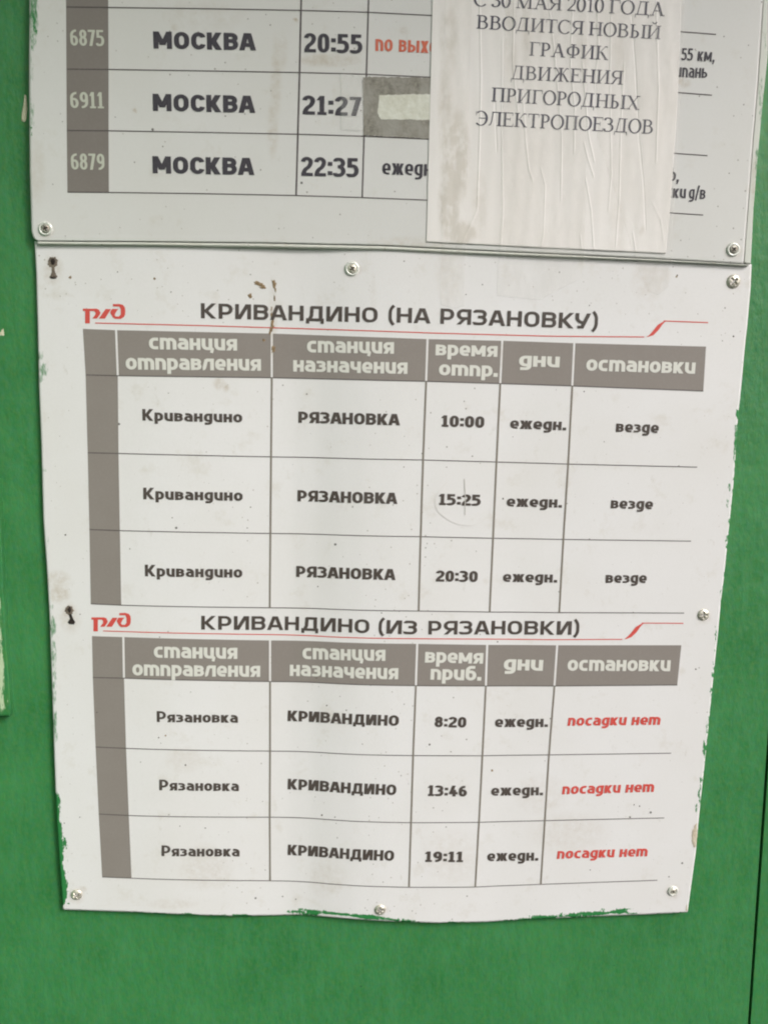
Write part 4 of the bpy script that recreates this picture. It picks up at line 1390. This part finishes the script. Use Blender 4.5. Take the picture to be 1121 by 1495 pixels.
def tape_relief(seed):
    def f(px, py, P):
        r = 1.2e-4 * np.sin(px * .5 + 2 * np.sin(py * .05 + seed)) + 1.6e-4 * np.exp(-((np.sin(px * .16 + seed + .5 * np.sin(py * .03))) / .12) ** 2)
        return np.maximum(r, -1.5e-4)
    return f


for k, (l, r, t, b, lab) in enumerate([
    ([(650, -90), (646, 200), (643, 445)], [(690, -90), (683, 200), (677, 447)], None, None, 'clear tape strip down the left side of the notice, dirty glue under it'),
    ([(740, -90), (733, 200), (725, 432)], [(858, -90), (856, 200), (850, 405)], None, None, 'wide clear tape strip down the middle of the notice over the board lip'),
    ([(868, -90), (872, 200), (925, 372), (945, 425)], [(1004, -90), (990, 200), (981, 340), (975, 418)], None, None, 'wrinkled clear tape strip on the right side of the notice')]):
    o = panel('clear_tape', l, r, [l[0], r[0]], [l[-1], ((l[-1][0] + r[-1][0]) / 2, l[-1][1] + 6), r[-1]], d_tape, M_TAPE, None, 70, 200, .00004, relief=tape_relief(k * 1.7))
    tag(o, lab, 'tape', 'clear tape strips holding the notice')
d_t4 = lambda x, z: d_board(x, z) + 5.5e-4
o = panel('clear_tape', [(497, 108), (497, 190)], [(531, 110), (530, 192)], [(497, 108), (531, 110)], [(497, 190), (530, 192)], d_t4, M_TAPE2, None, 12, 24, .00004)
tag(o, 'small piece of clear tape over the last digits of 21:27', 'tape')


# ================================================================== screws
M_SLOT = m_lump("slot_dark", (.035, .028, .022, 1), (.10, .08, .06, 1))  # dark colour given to the faces of the cross recess


def make_screw(px, py, depth, rpx, label, washer, ang, mat, tilt=0.0):
    c = pt(px, py, depth)
    dep = float(np.ravel(depth(c[0], c[1]))[0])
    Rm = rpx * D / F_PX
    e = empty('screw', (c[0], -dep, c[1]), label, 'screw', 'screws fixing the two timetables')
    nA, nR = 64, 22
    V, Fc, MI = [], [], []
    ins = []
    hr = Rm * (.62 if washer else .98)
    base = .0006 if washer else 0.0
    for j in range(nR + 1):
        s_ = j / nR
        for i in range(nA):
            a = 2 * math.pi * i / nA
            r = hr * s_
            h = base + hr * .42 * math.sqrt(max(0, 1 - (s_ * .97) ** 2))
            x, z = r * math.cos(a), r * math.sin(a)
            xr = x * math.cos(ang) + z * math.sin(ang); zr = -x * math.sin(ang) + z * math.cos(ang)
            wdt = hr * .155; ln = hr * .62
            inside = (abs(xr) < wdt and abs(zr) < ln) or (abs(zr) < wdt and abs(xr) < ln)
            ins.append(inside)
            if inside:
                h -= hr * .42
            V.append((x, -h, z))
    for j in range(nR):
        for i in range(nA):
            Fc.append([j * nA + i, j * nA + (i + 1) % nA, (j + 1) * nA + (i + 1) % nA, (j + 1) * nA + i])
            MI.append(1 if sum(ins[k] for k in Fc[-1]) >= 3 else 0)
    V = np.array(V) + np.array(e.location)
    rim0 = len(V) - nA
    bk = V[rim0:].copy(); bk[:, 1] = e.location[1] + .0002
    V = np.vstack([V, bk])
    for i in range(nA):
        Fc.append([rim0 + i, rim0 + (i + 1) % nA, rim0 + nA + (i + 1) % nA, rim0 + nA + i])
    h_ = link('screw_head', V, Fc, mat, e, True)
    h_.data.materials.append(M_SLOT)
    h_.data.polygons.foreach_set('material_index', MI + [0] * (len(Fc) - len(MI)))
    if washer:
        prof = [(.50, .0), (.60, .0007), (.72, .00115), (.86, .0010), (.97, .0004), (1.0, -.0001)]
        V, Fc = [], []
        for s_, h in prof:
            for i in range(nA):
                a = 2 * math.pi * i / nA
                V.append((e.location[0] + Rm * s_ * math.cos(a), e.location[1] - h, e.location[2] + Rm * s_ * math.sin(a)))
        for j in range(len(prof) - 1):
            for i in range(nA):
                Fc.append([j * nA + i, j * nA + (i + 1) % nA, (j + 1) * nA + (i + 1) % nA, (j + 1) * nA + i])
        link('washer', V, Fc, M_WASH, e, True)
    return e


M_SCREWD = m_metal("dull_screw", (.42, .40, .35, 1), .5, .4)
make_screw(67, 334, d_board, 10, 'screw with bright washer in the upper board\'s lower left corner', True, .4, M_SCREWD)
make_screw(1069.5, 364.5, d_board, 10, 'screw with bright washer in the upper board\'s lower right corner', True, .9, M_SCREWD)
make_screw(514, 392.5, d_sheet, 10.5, 'cross-head screw at the middle of the lower sheet\'s top edge', True, .6, M_SCREW)
make_screw(1070, 411, d_sheet, 10, 'brassy cross-head screw in the lower sheet\'s top right corner', False, .75, M_SCREW)
make_screw(1026, 897.5, d_sheet, 9.2, 'cross-head screw halfway down the lower sheet\'s right edge', False, .05, M_SCREW)
make_screw(981.5, 1300.5, d_sheet, 8.6, 'cross-head screw in the lower sheet\'s bottom right corner', True, .5, M_SCREW)
make_screw(555, 1328, d_sheet, 9.0, 'cross-head screw at the middle of the lower sheet\'s bottom edge', False, .1, M_SCREW)
make_screw(112.5, 1306, d_sheet, 9.0, 'cross-head screw in the lower sheet\'s bottom left corner, touched by green paint', False, .6, M_SCREW)
